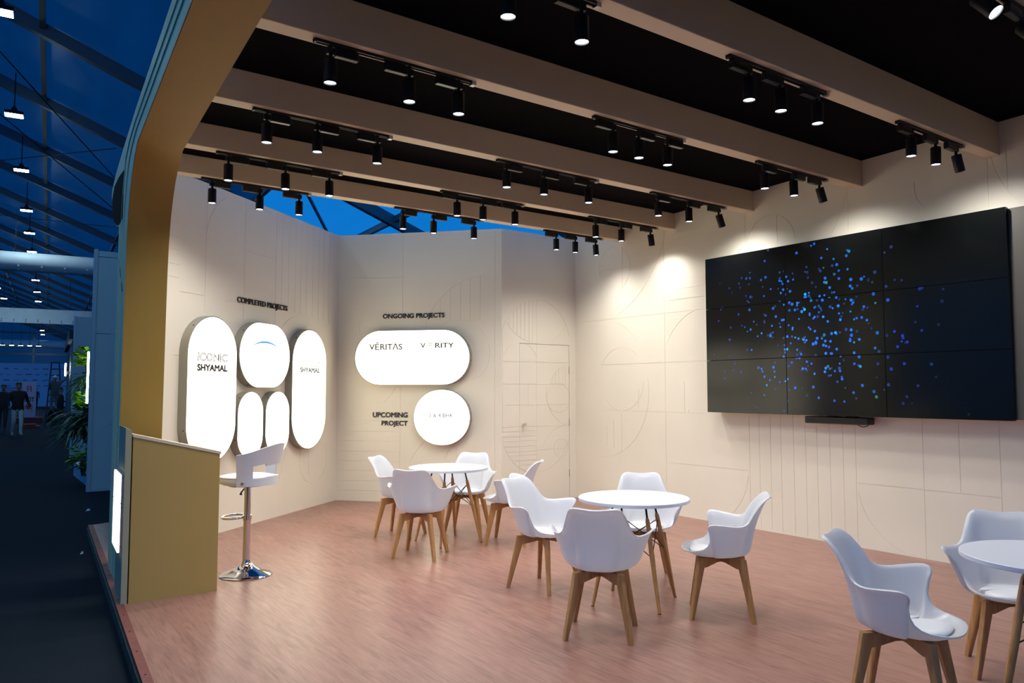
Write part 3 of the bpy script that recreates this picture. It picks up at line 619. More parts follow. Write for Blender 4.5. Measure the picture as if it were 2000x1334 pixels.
chair('white shell armchair at the left of the rear table, nearest the wall corner', 3.709, 7.217, -52)
chair('white shell armchair with its back to the camera at the rear table', 3.411, 6.24, 42.5)
chair('white shell armchair behind the rear table below the round sign', 4.42, 7.05, -137)
chair('white shell armchair on the right of the rear table near the door', 4.43, 6.27, 131)
chair('white shell armchair in the right foreground, left of the cut-off table', 3.57, 1.90, -72)
chair('white shell armchair behind the cut-off table at the right edge', 4.60, 1.85, -150)

# ---------------------------------------------------------------- round tables
TR, TH = .395, .735
top_me = MB().lathe([(TR - .004, TH - .024), (TR, TH - .021), (TR, TH - .003), (TR - .003, TH)], 64).mesh('table_top', M['white_top'], 35)
def tbl(label, x, y, deg):
    t = thing('round_table', label, 'table', (x, y, 0), R(deg), 'round white tables')
    inst('table_top', top_me, t)
    MB().box((-.16, -.012, TH - .030), (.16, .012, TH - .024)).box((-.012, -.16, TH - .030), (.012, .16, TH - .024)).obj('mounting_bracket', M['black'], t)
    P = {}
    for i, (sx, sy) in enumerate(((1, 1), (-1, 1), (-1, -1), (1, -1))):
        a = Vector((sx * .115, sy * .115, TH - .03)); b = Vector((sx * .235, sy * .235, 0)); P[i] = (a, b)
        j = a.lerp(b, .13)
        MB().tube([a, a.lerp(b, .22)], .0075, 8).obj('metal_rod', M['black'], t)
        MB().tube([j, a.lerp(b, .16), a.lerp(b, .5), b], [.010, .0155, .018, .0115], 12).obj('leg', M['wood'], t, smooth=40)
        MB().lathe([(.012, -.001), (.012, .006)], 8).obj('foot_glide', M['black'], t, loc=tuple(b))
    for i in range(4):
        k = (i + 1) % 4
        for (m_, n_) in ((i, k), (k, i)):
            p = P[m_][0].lerp(P[m_][1], .19); q = P[n_][0].lerp(P[n_][1], .50)
            MB().tube([p, q], .0035, 6).obj('brace_wire', M['black'], t)
tbl('round white table with wooden legs in the middle of the floor', 3.92, 4.01, 30)
tbl('round white table at the rear below the round sign', 3.945, 6.645, 2)
tbl('round white table cut off by the right edge of the picture', 4.12, 1.46, 20)

# ---------------------------------------------------------------- bar stool
st = thing('bar_stool', 'white bar stool with chrome pedestal beside the counter', 'stool', (1.90, 6.41, 0), R(-35.4 - 11))
MB().lathe([(.205, 0), (.207, .006), (.200, .012), (.17, .026), (.12, .045), (.075, .066), (.048, .092), (.036, .112), (.033, .125)], 48).obj('base', M['chrome'], st, smooth=50)
MB().lathe([(.206, -.0), (.206, .004)], 48).obj('base_ring', M['black'], st)
MB().lathe([(.030, .115), (.030, .43), (.032, .435), (.032, .445), (.028, .446)], 24).obj('lower_column', M['chrome'], st, smooth=40)
MB().lathe([(.0265, .445), (.0265, .745)], 24).obj('upper_column', M['chrome'], st, smooth=40)
fr = [(-.115 + .088 * math.cos(2 * math.pi * i / 28), .115 * math.sin(2 * math.pi * i / 28), .465) for i in range(28)]
MB().tube(fr, .0105, 8, closed=True).lathe([(.036, .448), (.036, .482)], 20).obj('foot_ring', M['chrome'], st, smooth=50)
MB().tube([(-.02, -.01, .70), (-.05, -.012, .665), (-.055, -.012, .645)], [.006, .006, .012], 8).obj('height_lever', M['black'], st)
MB().lathe([(.05, .718), (.15, .722), (.16, .734), (.05, .738)], 32).obj('seat_plate', M['black'], st)
MB().lathe([(.19, .734), (.217, .744), (.223, .76), (.223, .785), (.216, .800), (.19, .808), (.12, .812), (.01, .813)], 48).obj('seat', M['white_pad'], st, smooth=60)
MB().tube([(.2195 * math.cos(2 * math.pi * i / 48), .2195 * math.sin(2 * math.pi * i / 48), .797) for i in range(48)], .005, 6, closed=True).obj('seat_piping', M['white_plastic'], st, smooth=60)
bk = MB(); NA, NZ = 48, 14; V_ = []
def top_z(th): return .985 + .085 * max(0, math.cos(th)) ** 2.2
def keep(th, z): # cut-out low at the back
    return not (abs(th) < R(52) and .800 < z < .905)
for i in range(NA + 1):
    th = R(-82) + R(164) * i / NA
    for j in range(NZ + 1):
        z = .735 + (top_z(th) - .735) * j / NZ
        fl_ = max(0, (z - .80) / .25); r = .231 + .045 * fl_ ** 1.4 * max(0, math.cos(th)) + .006 * fl_
        V_.append((r * math.cos(th), r * math.sin(th), z))
F_ = []
for i in range(NA):
    for j in range(NZ):
        th = R(-82) + R(164) * (i + .5) / NA; z = .735 + (top_z(th) - .735) * (j + .5) / NZ
        if keep(th, z): F_.append((i * (NZ + 1) + j, (i + 1) * (NZ + 1) + j, (i + 1) * (NZ + 1) + j + 1, i * (NZ + 1) + j + 1))
bk.add(V_, F_); bme = bk.mesh('backrest', M['white_plastic'])
tmp = inst('t', bme); md = tmp.modifiers.new('s', 'SOLIDIFY'); md.thickness = .012; md.offset = 0
dg = bpy.context.evaluated_depsgraph_get(); bme = bpy.data.meshes.new_from_object(tmp.evaluated_get(dg)); bme.name = 'backrest'; bpy.data.objects.remove(tmp)
bme.polygons.foreach_set('use_smooth', [True] * len(bme.polygons)); bme.set_sharp_from_angle(angle=R(40)); inst('backrest', bme, st)
for s_ in (-1, 1):
    th = R(70) * s_
    MB().lathe([(.012, 0), (.012, .006), (.006, .009)], 12).obj('bolt', M['steel'], st, loc=(.237 * math.cos(th), .237 * math.sin(th), .765), rot=(0, R(90), th))

# ---------------------------------------------------------------- counter and its lit sign
ct = thing('reception_counter', 'golden beige reception counter with sloping top at the platform edge', 'counter')
ya, yb = 6.03, 6.50
MB().prism([(.975, 0), (1.575, 0), (1.575, 1.018), (.975, 1.166)], ya, yb).obj('carcass', M['counter'], ct)
MB().prism([(.972, 1.166), (1.582, 1.016), (1.582, 1.036), (.972, 1.187)], ya - .006, yb).obj('sloping_top', M['counter_top'], ct)
fp = MB(); vs = []
for y in (ya - .008, yb + .05):
    d = .067 * (y - ya); zt = 1.232
    vs += [(.925 + d, y, 0), (.965 + d, y, 0), (.965 + d, y, zt - .018), (.925 + d, y, zt)]
fp.add(vs, [(0, 1, 2, 3), (7, 6, 5, 4), (0, 1, 5, 4), (1, 2, 6, 5), (2, 3, 7, 6), (3, 0, 4, 7)])
tag(fp.obj('front_panel', M['panel_dimmed'], ct), 'upright panel on the aisle side, coloured dark for the dimmer aisle light')
ls = thing('counter_light_sign', 'narrow lit white sign box on the aisle side of the counter', 'sign', (.924, 6.035, 0), R(-3.8))
for z0_, z1_ in ((.36, .70), (.705, .905)):
    MB().box((-.018, .0, z0_), (.0, .44, z1_)).obj('metal_return', M['steel'], ls)
    MB().box((-.030, -.002, z0_ + .002), (-.016, .442, z1_ - .002)).obj('lit_face', M['sign_face'], ls)
    for z in (z0_ + .04, z1_ - .03): MB().box((-.012, -.003, z), (-.006, .001, z + .006)).obj('screw', M['black'], ls)

# ---------------------------------------------------------------- exhibition tent
TA = R(-4.3)      # hall axis relative to the stand: local y runs down the aisle
tent = inst('ceiling_tent', None, None, (0, 0, 0), (0, 0, TA)); struct(tent, 'blue lit fabric tent roof with grey aluminium frame')
RS, RZ0, SL = -.91, 9.9, .40
def rz(s): 
    z = RZ0 - SL * (s - RS)
    return z if s > -9 else RZ0 - SL * (-9 - RS) - SL * (-9 - s)
S0, S1, T0, T1 = -23.0, 13.5, -32.0, 125.0
def sheet_mesh(pts, name, kind=None): return tag(MB().add(pts, [(0, 1, 2, 3)]).obj(name, M['fabric_brightened' if kind else 'fabric'], tent), 'tent fabric made more translucent to add blue light' if kind else 'taut tent fabric')
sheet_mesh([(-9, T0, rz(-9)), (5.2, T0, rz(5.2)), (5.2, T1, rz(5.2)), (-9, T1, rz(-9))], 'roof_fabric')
sheet_mesh([(5.2, T0, rz(5.2)), (S1, T0, rz(S1)), (S1, T1, rz(S1)), (5.2, T1, rz(5.2))], 'brightened_roof_strip', 'thin')  # same roof plane, made more translucent so this strip glows brighter
sheet_mesh([(S0, T0, rz(S0)), (-9, T0, rz(-9)), (-9, T1, rz(-9)), (S0, T1, rz(S0))], 'roof_fabric', 'thin')  # unseen slope, translucency raised to add blue fill light
sheet_mesh([(S1, T0, -.1), (S1, T1, -.1), (S1, T1, rz(S1)), (S1, T0, rz(S1))], 'side_fabric', 'thin')  # both unseen side walls also made extra translucent for added fill
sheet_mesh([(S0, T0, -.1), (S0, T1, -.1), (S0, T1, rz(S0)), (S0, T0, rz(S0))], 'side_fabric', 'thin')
for t in (T0, T1):
    tag(MB().add([(S0, t, -.1), (S1, t, -.1), (S1, t, rz(S1)), (-9, t, rz(-9)), (S0, t, rz(S0))], [(0, 1, 2, 3, 4)]).obj('gable_fabric', M['fabric_brightened' if t == T0 else 'fabric'], tent), 'tent gable fabric')  # unseen rear gable takes the brightened fabric for added fill from behind
for k in range(-5, 21):
    t = 24.55 + 5 * k; mb = MB()
    for (a, b) in ((-9, S1), (S0, -9)):
        for dz, wd in ((-.05, .20),):
            za, zb = rz(a) + dz, rz(b) + dz
            mb.add([(a, t - wd / 2, za - .30), (b, t - wd / 2, zb - .30), (b, t + wd / 2, zb - .30), (a, t + wd / 2, za - .30), (a, t - wd / 2, za), (b, t - wd / 2, zb), (b, t + wd / 2, zb), (a, t + wd / 2, za)],
                   [(0, 1, 2, 3), (4, 5, 6, 7), (0, 1, 5, 4), (1, 2, 6, 5), (2, 3, 7, 6), (3, 0, 4, 7)])
    mb.obj('rafter', M['rafter'], tent)
    MB().box((S1 - .35, t - .12, -.1), (S1 - .1, t + .12, rz(S1) - .1)).obj('column', M['rafter'], tent)
for s in (-8.8, -6.0, -3.2, -.4, 2.4, 5.2, 8.0, 10.8):
    MB().box((s - .06, T0, rz(s) - .22), (s + .06, T1, rz(s) - .06)).obj('purlin', M['rafter'], tent)
for t_, s_a, s_b in ((24.55, 2.4, 5.2), (19.55, 5.2, 8.0), (24.55, 8.0, 10.8), (29.55, 5.2, 8.0), (34.55, 2.4, 5.2)):
    MB().tube([(s_a, t_, rz(s_a) - .2), (s_b, t_ + 5, rz(s_b) - .2)], .05, 8).obj('bracing_tube', M['rafter'], tent)
for p, q in (((-2.2, 19.5), (2.4, 29.5)), ((-3.0, 24.5), (3.4, 34.5)), ((-2.5, 34.5), (1.4, 24.5)), ((-2.5, 44.5), (2.4, 34.5))):
    MB().tube([(p[0], p[1], rz(p[0]) - .5), (q[0], q[1], rz(q[0]) - .5)], .018, 6).obj('bracing_cable', M['black'], tent)
# high-bay lamps in a row down the aisle, and a second row to the left
def highbay(label, s, t, z, sc=1.0):
    c, sn = math.cos(TA), math.sin(TA)
    h = thing('highbay_lamp', label, 'lamp', (c * s - sn * t, sn * s + c * t, z), TA, 'high-bay lamps hanging from the tent roof')
    MB().box((-.20, -.15, 0), (.20, .15, .012)).obj('lens', M['lamp'], h)
    MB().box((-.21, -.16, .012), (.21, .16, .10), bev=.008).prism([(-.1, .10), (.1, .10), (.03, .24), (-.03, .24)], -.06, .06).obj('housing', M['black'], h)
    MB().tube([(0, 0, .24), (0, 0, rz(s) - z - .2)], .015, 6).obj('hanging_rod', M['black'], h)
ords = ['nearest', 'second', 'third', 'fourth', 'fifth', 'sixth', 'seventh', 'eighth', 'ninth', 'tenth', 'eleventh', 'twelfth']
for i, t in enumerate((16.95, 23.3, 29.1, 35.6, 40.7, 46.2, 52.0, 58.1, 65.1, 72, 107, 115)):
    highbay('lit high-bay lamp, %s in the row above the right of the aisle' % ords[i], -1.03, t, 8.6)
for i, t in enumerate((11, 5, -1, -7)):  # unseen lamps continuing the row, added to light the arch face and carpet
    highbay('unseen high-bay lamp added over the aisle, %s one above the near carpet' % ords[i], -1.03, t, 8.6)
for i, t in enumerate((-13, -19, -25)):  # unseen lamps added behind the camera as fill for the stand front
    highbay('unseen high-bay lamp added as fill behind the camera, %s one of the row' % ords[i], -1.03, t, 8.6)
for i, t in enumerate((52, 58, 64, 71, 80, 88)):
    highbay('lit high-bay lamp, %s in the short row at the far left edge' % ords[i], -3.6 + i * .1, t, 8.6)
for i in range(5):
    highbay('small lit lamp, %s of the five in line across the far hall' % ords[i], -4.4 + i * .8, 96, 6.2)
# cross ducts
def world(s, t, z): c, sn = math.cos(TA), math.sin(TA); return (c * s - sn * t, sn * s + c * t, z)
def duct(label, t, z, r, s_a, s_b):
    d = thing('air_duct', label, 'duct', world(0, t, z), TA)
    MB().tube([(s_a + (s_b - s_a) * i / 12, 0, 0) for i in range(13)], r, 20).obj('cloth_tube', M['duct'], d, smooth=60)
    for i in range(14):
        x = s_a + (s_b - s_a) * (i + .5) / 14
        for a in (-55, -30): MB().box((x - .03, -r * math.cos(R(a)) - .012, r * math.sin(R(a)) - .03), (x + .03, -r * math.cos(R(a)) + .01, r * math.sin(R(a)) + .03)).obj('nozzle', M['grey_panel'], d)
    for i in range(4): MB().tube([(s_a + 1 + i * 2.2, 0, r), (s_a + 1 + i * 2.2, 0, r + 1.6)], .012, 6).obj('hanger', M['black'], d)
duct('large white round cloth duct across the aisle, nearest', 37.0, 6.75, .40, -9, 2.4)
duct('thin white round duct crossing the far end of the hall', 104.0, 6.8, .45, -14, 6)
bn = thing('fabric_band', 'pale flat cloth band with eyelets hung across the aisle', 'banner', world(0, 62, 6.6), TA)
MB().box((-12, -.05, -.5), (2.4, .05, .5)).obj('cloth', M['duct'], bn)
for i in range(20):
    for z in (-.40, -.28): MB().box((-11.4 + i * .7, -.06, z - .03), (-11.34 + i * .7, -.045, z + .03)).obj('eyelet', M['black'], bn)
for x in (-9, -4, 1): MB().tube([(x, 0, .5), (x, 0, 2.6)], .02, 6).obj('hanger', M['black'], bn)

# ---------------------------------------------------------------- neighbouring stands down the aisle
nb = thing('grey_stand_panel', 'tall blue grey partition end panel just beyond the arch column', 'panel', (1.6, 13.79, -.1))
for za, zb in ((.04, 2.50), (2.51, 3.74), (3.75, 3.84)): MB().box((.03, 0, za), (2.2, .06, zb)).obj('panel_board', M['grey_panel'], nb)
MB().box((-.02, -.02, 0), (.03, .08, 3.86)).box((.03, -.01, 0), (2.2, .05, .04)).obj('frame_post', M['grey_light'], nb)
MB().box((.0, .08, 2.52), (.03, .14, 2.62)).obj('clip', M['black'], nb)
def leafy(name, label, loc, n, length, width, droop, m, spread=1.0, up=.8, seed=1, cat='plant', group=None, bias=None):
    rg = random.Random(seed); p = thing(name, label, cat, loc, 0, group); mb = MB()
    for i in range(n):
        a = rg.uniform(0, 2 * math.pi)
        if bias is not None: a = bias + rg.gauss(0, .9)
        L_ = length * rg.uniform(.6, 1.1); w = width * rg.uniform(.7, 1.2); el = up * rg.uniform(.1, 1.2); pts = []
        base = Vector((rg.uniform(-1, 1) * .12 * spread, rg.uniform(-1, 1) * .12 * spread, rg.uniform(-.05, .15) * spread))
        d = Vector((math.cos(a), math.sin(a), 0)); side = Vector((-d.y, d.x, 0)); N_ = 5; vs = []
        for k in range(N_ + 1):
            u = k / N_; c = base + d * L_ * u * math.cos(el * .6) + Vector((0, 0, L_ * (math.sin(el) * u - droop * u * u)))
            ww = w * math.sin(math.pi * min(.97, .08 + .9 * u)) * .5
            vs += [tuple(c - side * ww), tuple(c + Vector((0, 0, -ww * .35))), tuple(c + side * ww)]
        fs = []
        for k in range(N_):
            q = 3 * k; fs += [(q, q + 1, q + 4, q + 3), (q + 1, q + 2, q + 5, q + 4)]
        mb.add(vs, fs)
    f_ = mb.obj('foliage', m, p, smooth=60); f_['kind'] = 'stuff'
    MB().lathe([(.06, -.20), (.085, -.02), (.09, 0), (.08, 0)], 14).obj('pot', M['pot'], p)
    return p
leafy('lime_plant', 'lime green leafy plant on the top shelf of the plant rack', (1.70, 14.9, 1.98), 190, .16, .075, .35, M['leaf_lime'], 1.5, seed=2, bias=math.pi)
leafy('fern_plant', 'dark drooping fern on the middle of the plant rack', (1.73, 15.0, 1.58), 150, .36, .03, .75, M['leaf_dark'], seed=3, bias=math.pi)
leafy('lime_plant', 'lime green leafy plant just below the lit tube', (1.68, 14.8, 1.22), 170, .16, .075, .35, M['leaf_lime'], 1.5, seed=4, bias=math.pi)
leafy('palm_plant', 'large dark green bushy palm spilling into the aisle', (1.70, 14.9, .80), 280, .54, .032, .72, M['leaf_dark'], 1.9, seed=5, bias=math.pi)
leafy('lime_plant', 'lime green leaves low at the foot of the plant rack', (1.62, 14.35, .30), 90, .17, .085, .6, M['leaf_lime'], 1.8, seed=8, bias=math.pi)
leafy('palm_plant', 'few palm fronds reaching out from behind the arch column', (1.98, 12.3, .95), 16, .42, .03, .6, M['leaf_dark'], seed=11, bias=math.pi)
pr = thing('plant_rack', 'dark plant rack with lit tube along the neighbouring stand', 'rack', (1.66, 14.0, -.1))
MB().box((.16, -.1, 0), (.20, 2.0, 2.6)).obj('back_board', M['booth_dark'], pr)
for z in (.78, 1.10, 1.52, 1.92): MB().box((.0, .2, z - .03), (.2, 1.6, z)).obj('shelf', M['pot'], pr)
MB().box((.02, .05, 0), (.2, 2.6, .25)).obj('planter_box', M['grey_light'], pr)
MB().tube([(-.03, .55, 1.38), (-.03, .55, 2.24)], .016, 10).obj('lit_tube', M['led'], pr)
gp = thing('grey_stand_wall', 'grey stand wall behind the hanging plants', 'panel', (2.06, 21.2, -.1))
MB().box((0, 0, 0), (2.5, .1, 3.38)).box((.25, -.03, 1.6), (.6, 0, 2.9)).obj('wall_board', M['grey_light'], gp)
MB().box((-.01, -.02, 0), (.03, .1, 3.4)).obj('frame_post', M['grey_panel'], gp)
db = thing('dark_stand', 'black stand frontage beside the aisle behind the ladder', 'stand', world(.52, 25, -.1), TA)
MB().box((0, 0, 0), (.5, 9, 3.3)).box((-.1, 0, 3.05), (.5, 9, 3.3)).obj('front_wall', M['booth_dark'], db)
MB().box((-.14, 3.0, 2.05), (-.1, 3.45, 2.45)).obj('lit_panel', M['led'], db)
MB().box((-.1, 3.1, 2.1), (0, 3.3, 2.2)).obj('panel_bracket', M['black'], db)
MB().box((-.15, 3.05, 2.1), (-.139, 3.3, 2.4)).obj('yellow_print', mat('yellow_print', (.5, .25, .02), .6, emit=(1, .6, .05), estr=1.2), db)
ps = thing('pale_stand', 'pale narrow stand edge behind the black stand', 'stand', world(.75, 40, -.1), TA)
MB().box((0, 0, 0), (3, .15, 2.6)).obj('wall_board', M['grey_light'], ps)
mw = thing('media_wall', 'pale blue backdrop wall printed with rows of small logos', 'backdrop', world(-9, 88, -.1), TA)
MB().box((0, 0, 0), (13, .15, 4.2)).obj('board', M['media'], mw)
lg = MB(); rg = random.Random(5)
for r_ in range(4):
    for c_ in range(16):
        x = .5 + c_ * .78 + (r_ % 2) * .2; w = rg.uniform(.28, .5); z = 3.9 - r_ * .55 - .25
        lg.box((x, -.02, z - .04), (x + w, -.001, z + .04 + rg.uniform(-.01, .05)), mi=1 if rg.random() < .2 else 0)
o_ = lg.obj('printed_logos', [mat('blue_print', (.07, .16, .34), .6), mat('dull_red_print', (.25, .14, .25), .6)], mw); o_['kind'] = 'stuff'
bt = MB().box((5.2, -.02, 1.75), (7.6, -.001, 1.86)).box((5.3, -.02, 1.52), (7.5, -.001, 1.63)).box((5.6, -.02, 1.30), (7.2, -.001, 1.40)).obj('printed_heading', mat('plum_print', (.22, .14, .32), .6), mw)
gs = thing('gable_frame', 'dark horizontal frame rails across the far tent wall', 'frame', world(-20, 118, 0), TA)
for z in (6.2, 9.0): MB().box((0, 0, z - .12), (32, .2, z + .12)).obj('rail', M['rafter'], gs)
for x in (6, 12, 18, 24, 30): MB().box((x - .12, 0, -.1), (x + .12, .2, 9)).obj('post', M['rafter'], gs)
# standee
sd = thing('exit_standee', 'lilac free-standing sign reading EXIT on the aisle', 'sign', world(-.86, 44, -.1), TA)
MB().box((-.29, 0, .1), (.29, .10, 2.0)).obj('board', M['standee'], sd)
MB().box((-.6, -.3, 0), (.6, .4, .28)).obj('base', M['wood_block'], sd)
inst('printed_text', text_mesh('printed_text', 'EXIT', .46, .20, M['print_navy'], bold=.03), sd, (0, -.002, 1.15))
MB().box((-.09, -.004, 1.52), (-.05, -.001, 1.80)).box((.05, -.004, 1.52), (.09, -.001, 1.80)).box((-.09, -.004, 1.77), (.09, -.001, 1.80)).box((-.06, -.004, 1.66), (.06, -.001, 1.69)).obj('red_emblem', M['red'], sd)
star = MB()
for a in range(0, 180, 45): star.prism([(.16 * math.cos(R(a)) - .03 * math.sin(R(a)), .16 * math.sin(R(a)) + .03 * math.cos(R(a)) + .8), (-.16 * math.cos(R(a)) - .03 * math.sin(R(a)), -.16 * math.sin(R(a)) + .03 * math.cos(R(a)) + .8), (-.16 * math.cos(R(a)) + .03 * math.sin(R(a)), -.16 * math.sin(R(a)) - .03 * math.cos(R(a)) + .8), (.16 * math.cos(R(a)) + .03 * math.sin(R(a)), .16 * math.sin(R(a)) - .03 * math.cos(R(a)) + .8)], -.006 - a * .00001, -.001)
star.obj('red_star', M['red'], sd)
# ladder
ld = thing('step_ladder', 'tall dark A-frame step ladder against the far stand', 'ladder', world(.17, 38.9, -.1), TA)
for s_ in (-1, 1):
    MB().tube([(s_ * .33, -.5, 0), (s_ * .15, 0, 2.8)], .022, 6).obj('front_rail', M['ladder'], ld)
    MB().tube([(s_ * .31, .6, 0), (s_ * .14, .06, 2.75)], .020, 6).obj('rear_rail', M['ladder'], ld)
for i in range(9):
    u = (i + 1) / 10; x = .33 - .18 * u
    MB().box((-x, -.5 + .5 * u - .04, 2.8 * u - .02), (x, -.5 + .5 * u + .04, 2.8 * u + .02)).obj('rung', M['ladder'], ld)
MB().box((-.17, -.08, 2.78), (.17, .12, 2.82)).obj('top_platform', M['ladder'], ld)
rb = thing('red_base_board', 'low red boards lying on the carpet by the ladder', 'board', world(-.55, 37.6, -.1), TA)
MB().box((-.5, -.3, 0), (.22, .5, .12)).box((-.4, -.2, .12), (.1, .3, .2)).obj('board', M['wood_block'], rb)
for i, (x, y, sz) in enumerate(((1.33, 11.6, .05), (.62, 4.3, .03), (.95, 8.6, .03))):
    o_ = MB().add([(0, 0, .002), (sz, .01, .006), (sz * 1.1, sz * .8, .022), (sz * .2, sz, .004), (sz * .5, sz * .4, .03)], [(0, 1, 4), (1, 2, 4), (2, 3, 4), (3, 0, 4)]).obj('paper_scrap', M['white_scrap'], loc=(x, y, -.1))
    tag(o_, ['crumpled white paper scrap on the carpet beside the grey panel', 'tiny white scrap on the carpet near the bottom edge', 'tiny pale scrap on the carpet near the arch foot'][i], 'scrap', 'paper scraps on the aisle carpet')

# ---------------------------------------------------------------- people
def person(label, loc, rz_, J, cols, hgt=1.8, hair='hair', cap=None):
    """J: joint -> (x,y,z); body grown as one skin; faces -Y"""
    S = hgt / 1.8
    rad = dict(pel=(.165, .125), spi=(.158, .125), che=(.175, .13), nec=(.058, .058), chin=(.062, .075), hed=(.078, .098), crown=(.062, .075))
    for s in 'lr': rad.update({'sho' + s: (.075, .07), 'elb' + s: (.05, .05), 'wri' + s: (.032, .03), 'pal' + s: (.038, .022), 'hip' + s: (.10, .10), 'kne' + s: (.068, .07), 'ank' + s: (.050, .05), 'hee' + s: (.045, .05), 'toe' + s: (.042, .03)})
    E_ = [('pel', 'spi', 1), ('spi', 'che', 1), ('che', 'nec', 1), ('nec', 'chin', 0), ('chin', 'hed', 0), ('hed', 'crown', 0)]
    for s in 'lr': E_ += [('che', 'sho' + s, 1), ('sho' + s, 'elb' + s, 1), ('elb' + s, 'wri' + s, 1), ('wri' + s, 'pal' + s, 0), ('pel', 'hip' + s, 2), ('hip' + s, 'kne' + s, 2), ('kne' + s, 'ank' + s, 2), ('ank' + s, 'toe' + s, 3)]
    names = list(J); idx = {n: i for i, n in enumerate(names)}
    me = bpy.data.meshes.new('b'); me.from_pydata([tuple(Vector(J[n]) * S) for n in names], [(idx[a], idx[b]) for a, b, _ in E_], [])
    ob = inst('b', me); md = ob.modifiers.new('skin', 'SKIN'); sv = me.skin_vertices[0].data
    for n in names: sv[idx[n]].radius = tuple(r * S for r in rad[n]); sv[idx[n]].use_root = (n == 'pel')
    ob.modifiers.new('sub', 'SUBSURF').levels = 2; ob.modifiers['sub'].render_levels = 2
    dg = bpy.context.evaluated_depsgraph_get(); bm_ = bpy.data.meshes.new_from_object(ob.evaluated_get(dg)); bpy.data.objects.remove(ob)
    mb = MB(); mb.v = [tuple(v.co) for v in bm_.vertices]
    segs = [(Vector(J[a]) * S, Vector(J[b]) * S, t, 'arm' if b[:3] in ('elb', 'wri', 'pal') else ('leg' if b[:3] in ('ank', 'toe') else 'trunk')) for a, b, t in E_]; hem = (J['pel'][2] - .10) * S
    for p in bm_.polygons:
        c = p.center; best = min(segs, key=lambda sg: (c - geometry.intersect_point_line(c, sg[0], sg[1])[0]).length if 0 <= geometry.intersect_point_line(c, sg[0], sg[1])[1] <= 1 else min((c - sg[0]).length, (c - sg[1]).length))
        t_ = best[2]
        if t_ in (1, 2) and best[3] == 'trunk': t_ = 1 if c.z > hem else 2
        mb.f.append(tuple(p.vertices)); mb.mi.append(t_)
    # nose, ears, eyes and fingers belong to the same body mesh
    hd = Vector(J['hed']) * S; fw = Vector((0, -1, 0))
    mb.add([tuple(hd + Vector(q) * S) for q in ((0, -.125, -.03), (-.018, -.095, -.035), (.018, -.095, -.035), (0, -.095, .03))], [(0, 1, 2), (0, 2, 3), (0, 3, 1)], 0)
    for s in (-1, 1):
        mb.lathe([(.004, -.03 * S), (.010 * S, -.01 * S), (.012 * S, .015 * S), (.004, .03 * S)], 8, tuple(hd + Vector((s * .080, .0, .0)) * S), 0)
        mb.lathe([(.003, -.009), (.010, 0), (.003, .009)], 6, tuple(hd + Vector((s * .032, -.094, .018)) * S), 4)
    mb.box(tuple(hd + Vector((-.026, -.096, -.062)) * S), tuple(hd + Vector((.026, -.088, -.055)) * S), 4)
    for s in 'lr':
        w, p = Vector(J['wri' + s]) * S, Vector(J['pal' + s]) * S; d = (p - w).normalized(); sd_ = d.cross(Vector((1, 0, 0)))
        if sd_.length < .2: sd_ = d.cross(Vector((0, 1, 0)))
        sd_.normalize(); cu = d.cross(sd_)
        for k, ln in enumerate((.070, .082, .078, .060)):
            b = p + sd_ * (.027 - .018 * k) * S + d * .02 * S; mb.tube([b, b + d * ln * .5 * S + cu * .008 * S, b + d * ln * .85 * S + cu * .03 * S], [.0095 * S, .009 * S, .006 * S], 6, 0)
        b = w + d * .03 * S + sd_ * .03 * S; mb.tube([b, b + d * .035 * S + sd_ * .022 * S, b + d * .065 * S + sd_ * .026 * S], [.011 * S, .010 * S, .007 * S], 6, 0)
    t = thing('person', label, 'person', loc, rz_)
    mb.obj('body', [M['skin']] + [M[c] for c in cols] + [M['hair']], t, smooth=70)
    hm = MB(); cr_ = Vector(J['crown']) * S; hh = []
    for i in range(7):
        a = R(90 * i / 6); hh.append((max(.004, (.091) * math.cos(a)), .095 * math.sin(a)))
    hm.lathe([(r * S, z * S) for r, z in hh], 16, tuple(hd + Vector((0, .018, .032)) * S))
    hm.obj('cap' if cap else 'hair', M[cap or hair], t, smooth=60)
    return t
def pose(**k):
    J = dict(pel=(0, 0, .97), spi=(0, 0, 1.14), che=(0, .0, 1.36), nec=(0, .01, 1.50), chin=(0, -.01, 1.57), hed=(0, -.012, 1.66), crown=(0, 0, 1.745),
             shol=(.19, .01, 1.42), elbl=(.25, .04, 1.14), wril=(.25, -.06, .90), pall=(.25, -.09, .83), shor=(-.19, .01, 1.42), elbr=(-.25, .04, 1.14), wrir=(-.25, -.06, .90), palr=(-.25, -.09, .83),
             hipl=(.095, 0, .90), knel=(.10, -.02, .50), ankl=(.10, .02, .09), heel=(.10, .03, .05), toel=(.11, -.15, .04), hipr=(-.095, 0, .90), kner=(-.10, -.02, .50), ankr=(-.10, .02, .09), heer=(-.10, .03, .05), toer=(-.11, -.15, .04))
    J.pop('heel'); J.pop('heer'); J.update(k); return J
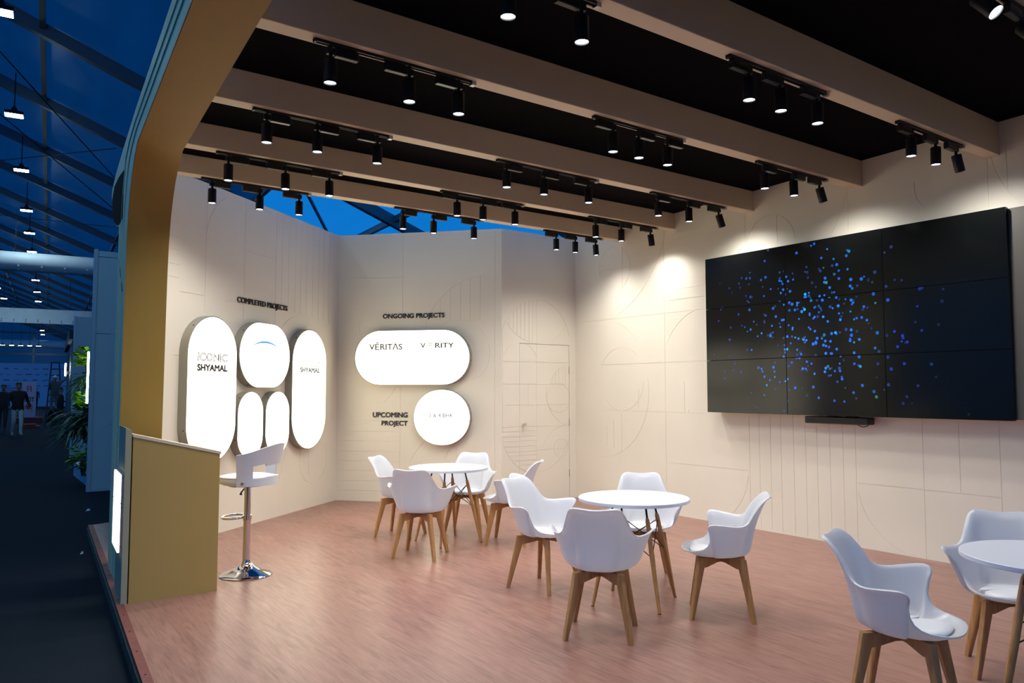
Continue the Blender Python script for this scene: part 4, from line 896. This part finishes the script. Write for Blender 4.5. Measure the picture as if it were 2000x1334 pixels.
walk = pose(knel=(.085, -.14, .52), ankl=(.07, -.20, .12), toel=(.075, -.36, .07), kner=(-.09, .02, .50), ankr=(-.09, .22, .13), toer=(-.095, .08, .04),
            elbl=(.29, .10, 1.16), wril=(.36, -.02, .95), pall=(.38, -.05, .88), elbr=(-.27, .0, 1.14), wrir=(-.27, -.18, .97), palr=(-.26, -.25, .93))
person('person in black hoodie and pale jeans walking towards the camera', (1.43, 31.4, -.1), R(8), walk, ('cloth_black', 'jeans', 'shoe'), 1.90)
person('person in dark clothes walking behind the hoodie wearer', (1.12, 35.2, -.1), R(0), walk, ('cloth_dark', 'cloth_dark', 'shoe_dark'), 1.85)
person('person in dark clothes standing far off beside the lilac sign', world(-1.05, 80, -.1), R(170), pose(), ('cloth_dark', 'cloth_dark', 'shoe_dark'), 1.8)
person('person in white cap on the ladder reaching up to the right', world(.17, 38.0, .42), R(195), pose(shol=(.19, .01, 1.46), elbl=(.19, -.06, 1.20), wril=(.12, -.25, 1.15), pall=(.10, -.32, 1.16), shor=(-.20, 0, 1.46), elbr=(-.47, -.10, 1.62), wrir=(-.72, -.16, 1.80), palr=(-.78, -.18, 1.85)), ('cloth_grey', 'trousers', 'shoe_dark'), 1.72, cap='cap')
person('person in black crouching at the foot of the ladder', world(.1, 36.2, -.1), R(60), pose(pel=(0, .12, .42), spi=(0, .06, .58), che=(0, -.10, .76), nec=(0, -.19, .88), chin=(0, -.23, .93), hed=(0, -.27, 1.0), crown=(0, -.29, 1.08),
    shol=(.19, -.10, .80), elbl=(.24, -.28, .58), wril=(.16, -.44, .42), pall=(.15, -.49, .36), shor=(-.19, -.10, .80), elbr=(-.24, -.28, .58), wrir=(-.16, -.44, .42), palr=(-.15, -.49, .36),
    hipl=(.10, .10, .40), knel=(.16, -.26, .48), ankl=(.13, -.02, .09), toel=(.14, -.19, .04), hipr=(-.10, .10, .40), kner=(-.16, -.26, .48), ankr=(-.13, -.02, .09), toer=(-.14, -.19, .04)), ('cloth_black', 'cloth_black', 'shoe_dark'), 1.8)
person('person in black standing against the black stand', world(.36, 34.6, -.1), R(100), pose(elbl=(.26, -.1, 1.16), wril=(.12, -.22, 1.2), pall=(.06, -.25, 1.24)), ('cloth_black', 'cloth_dark', 'shoe_dark'), 1.75)
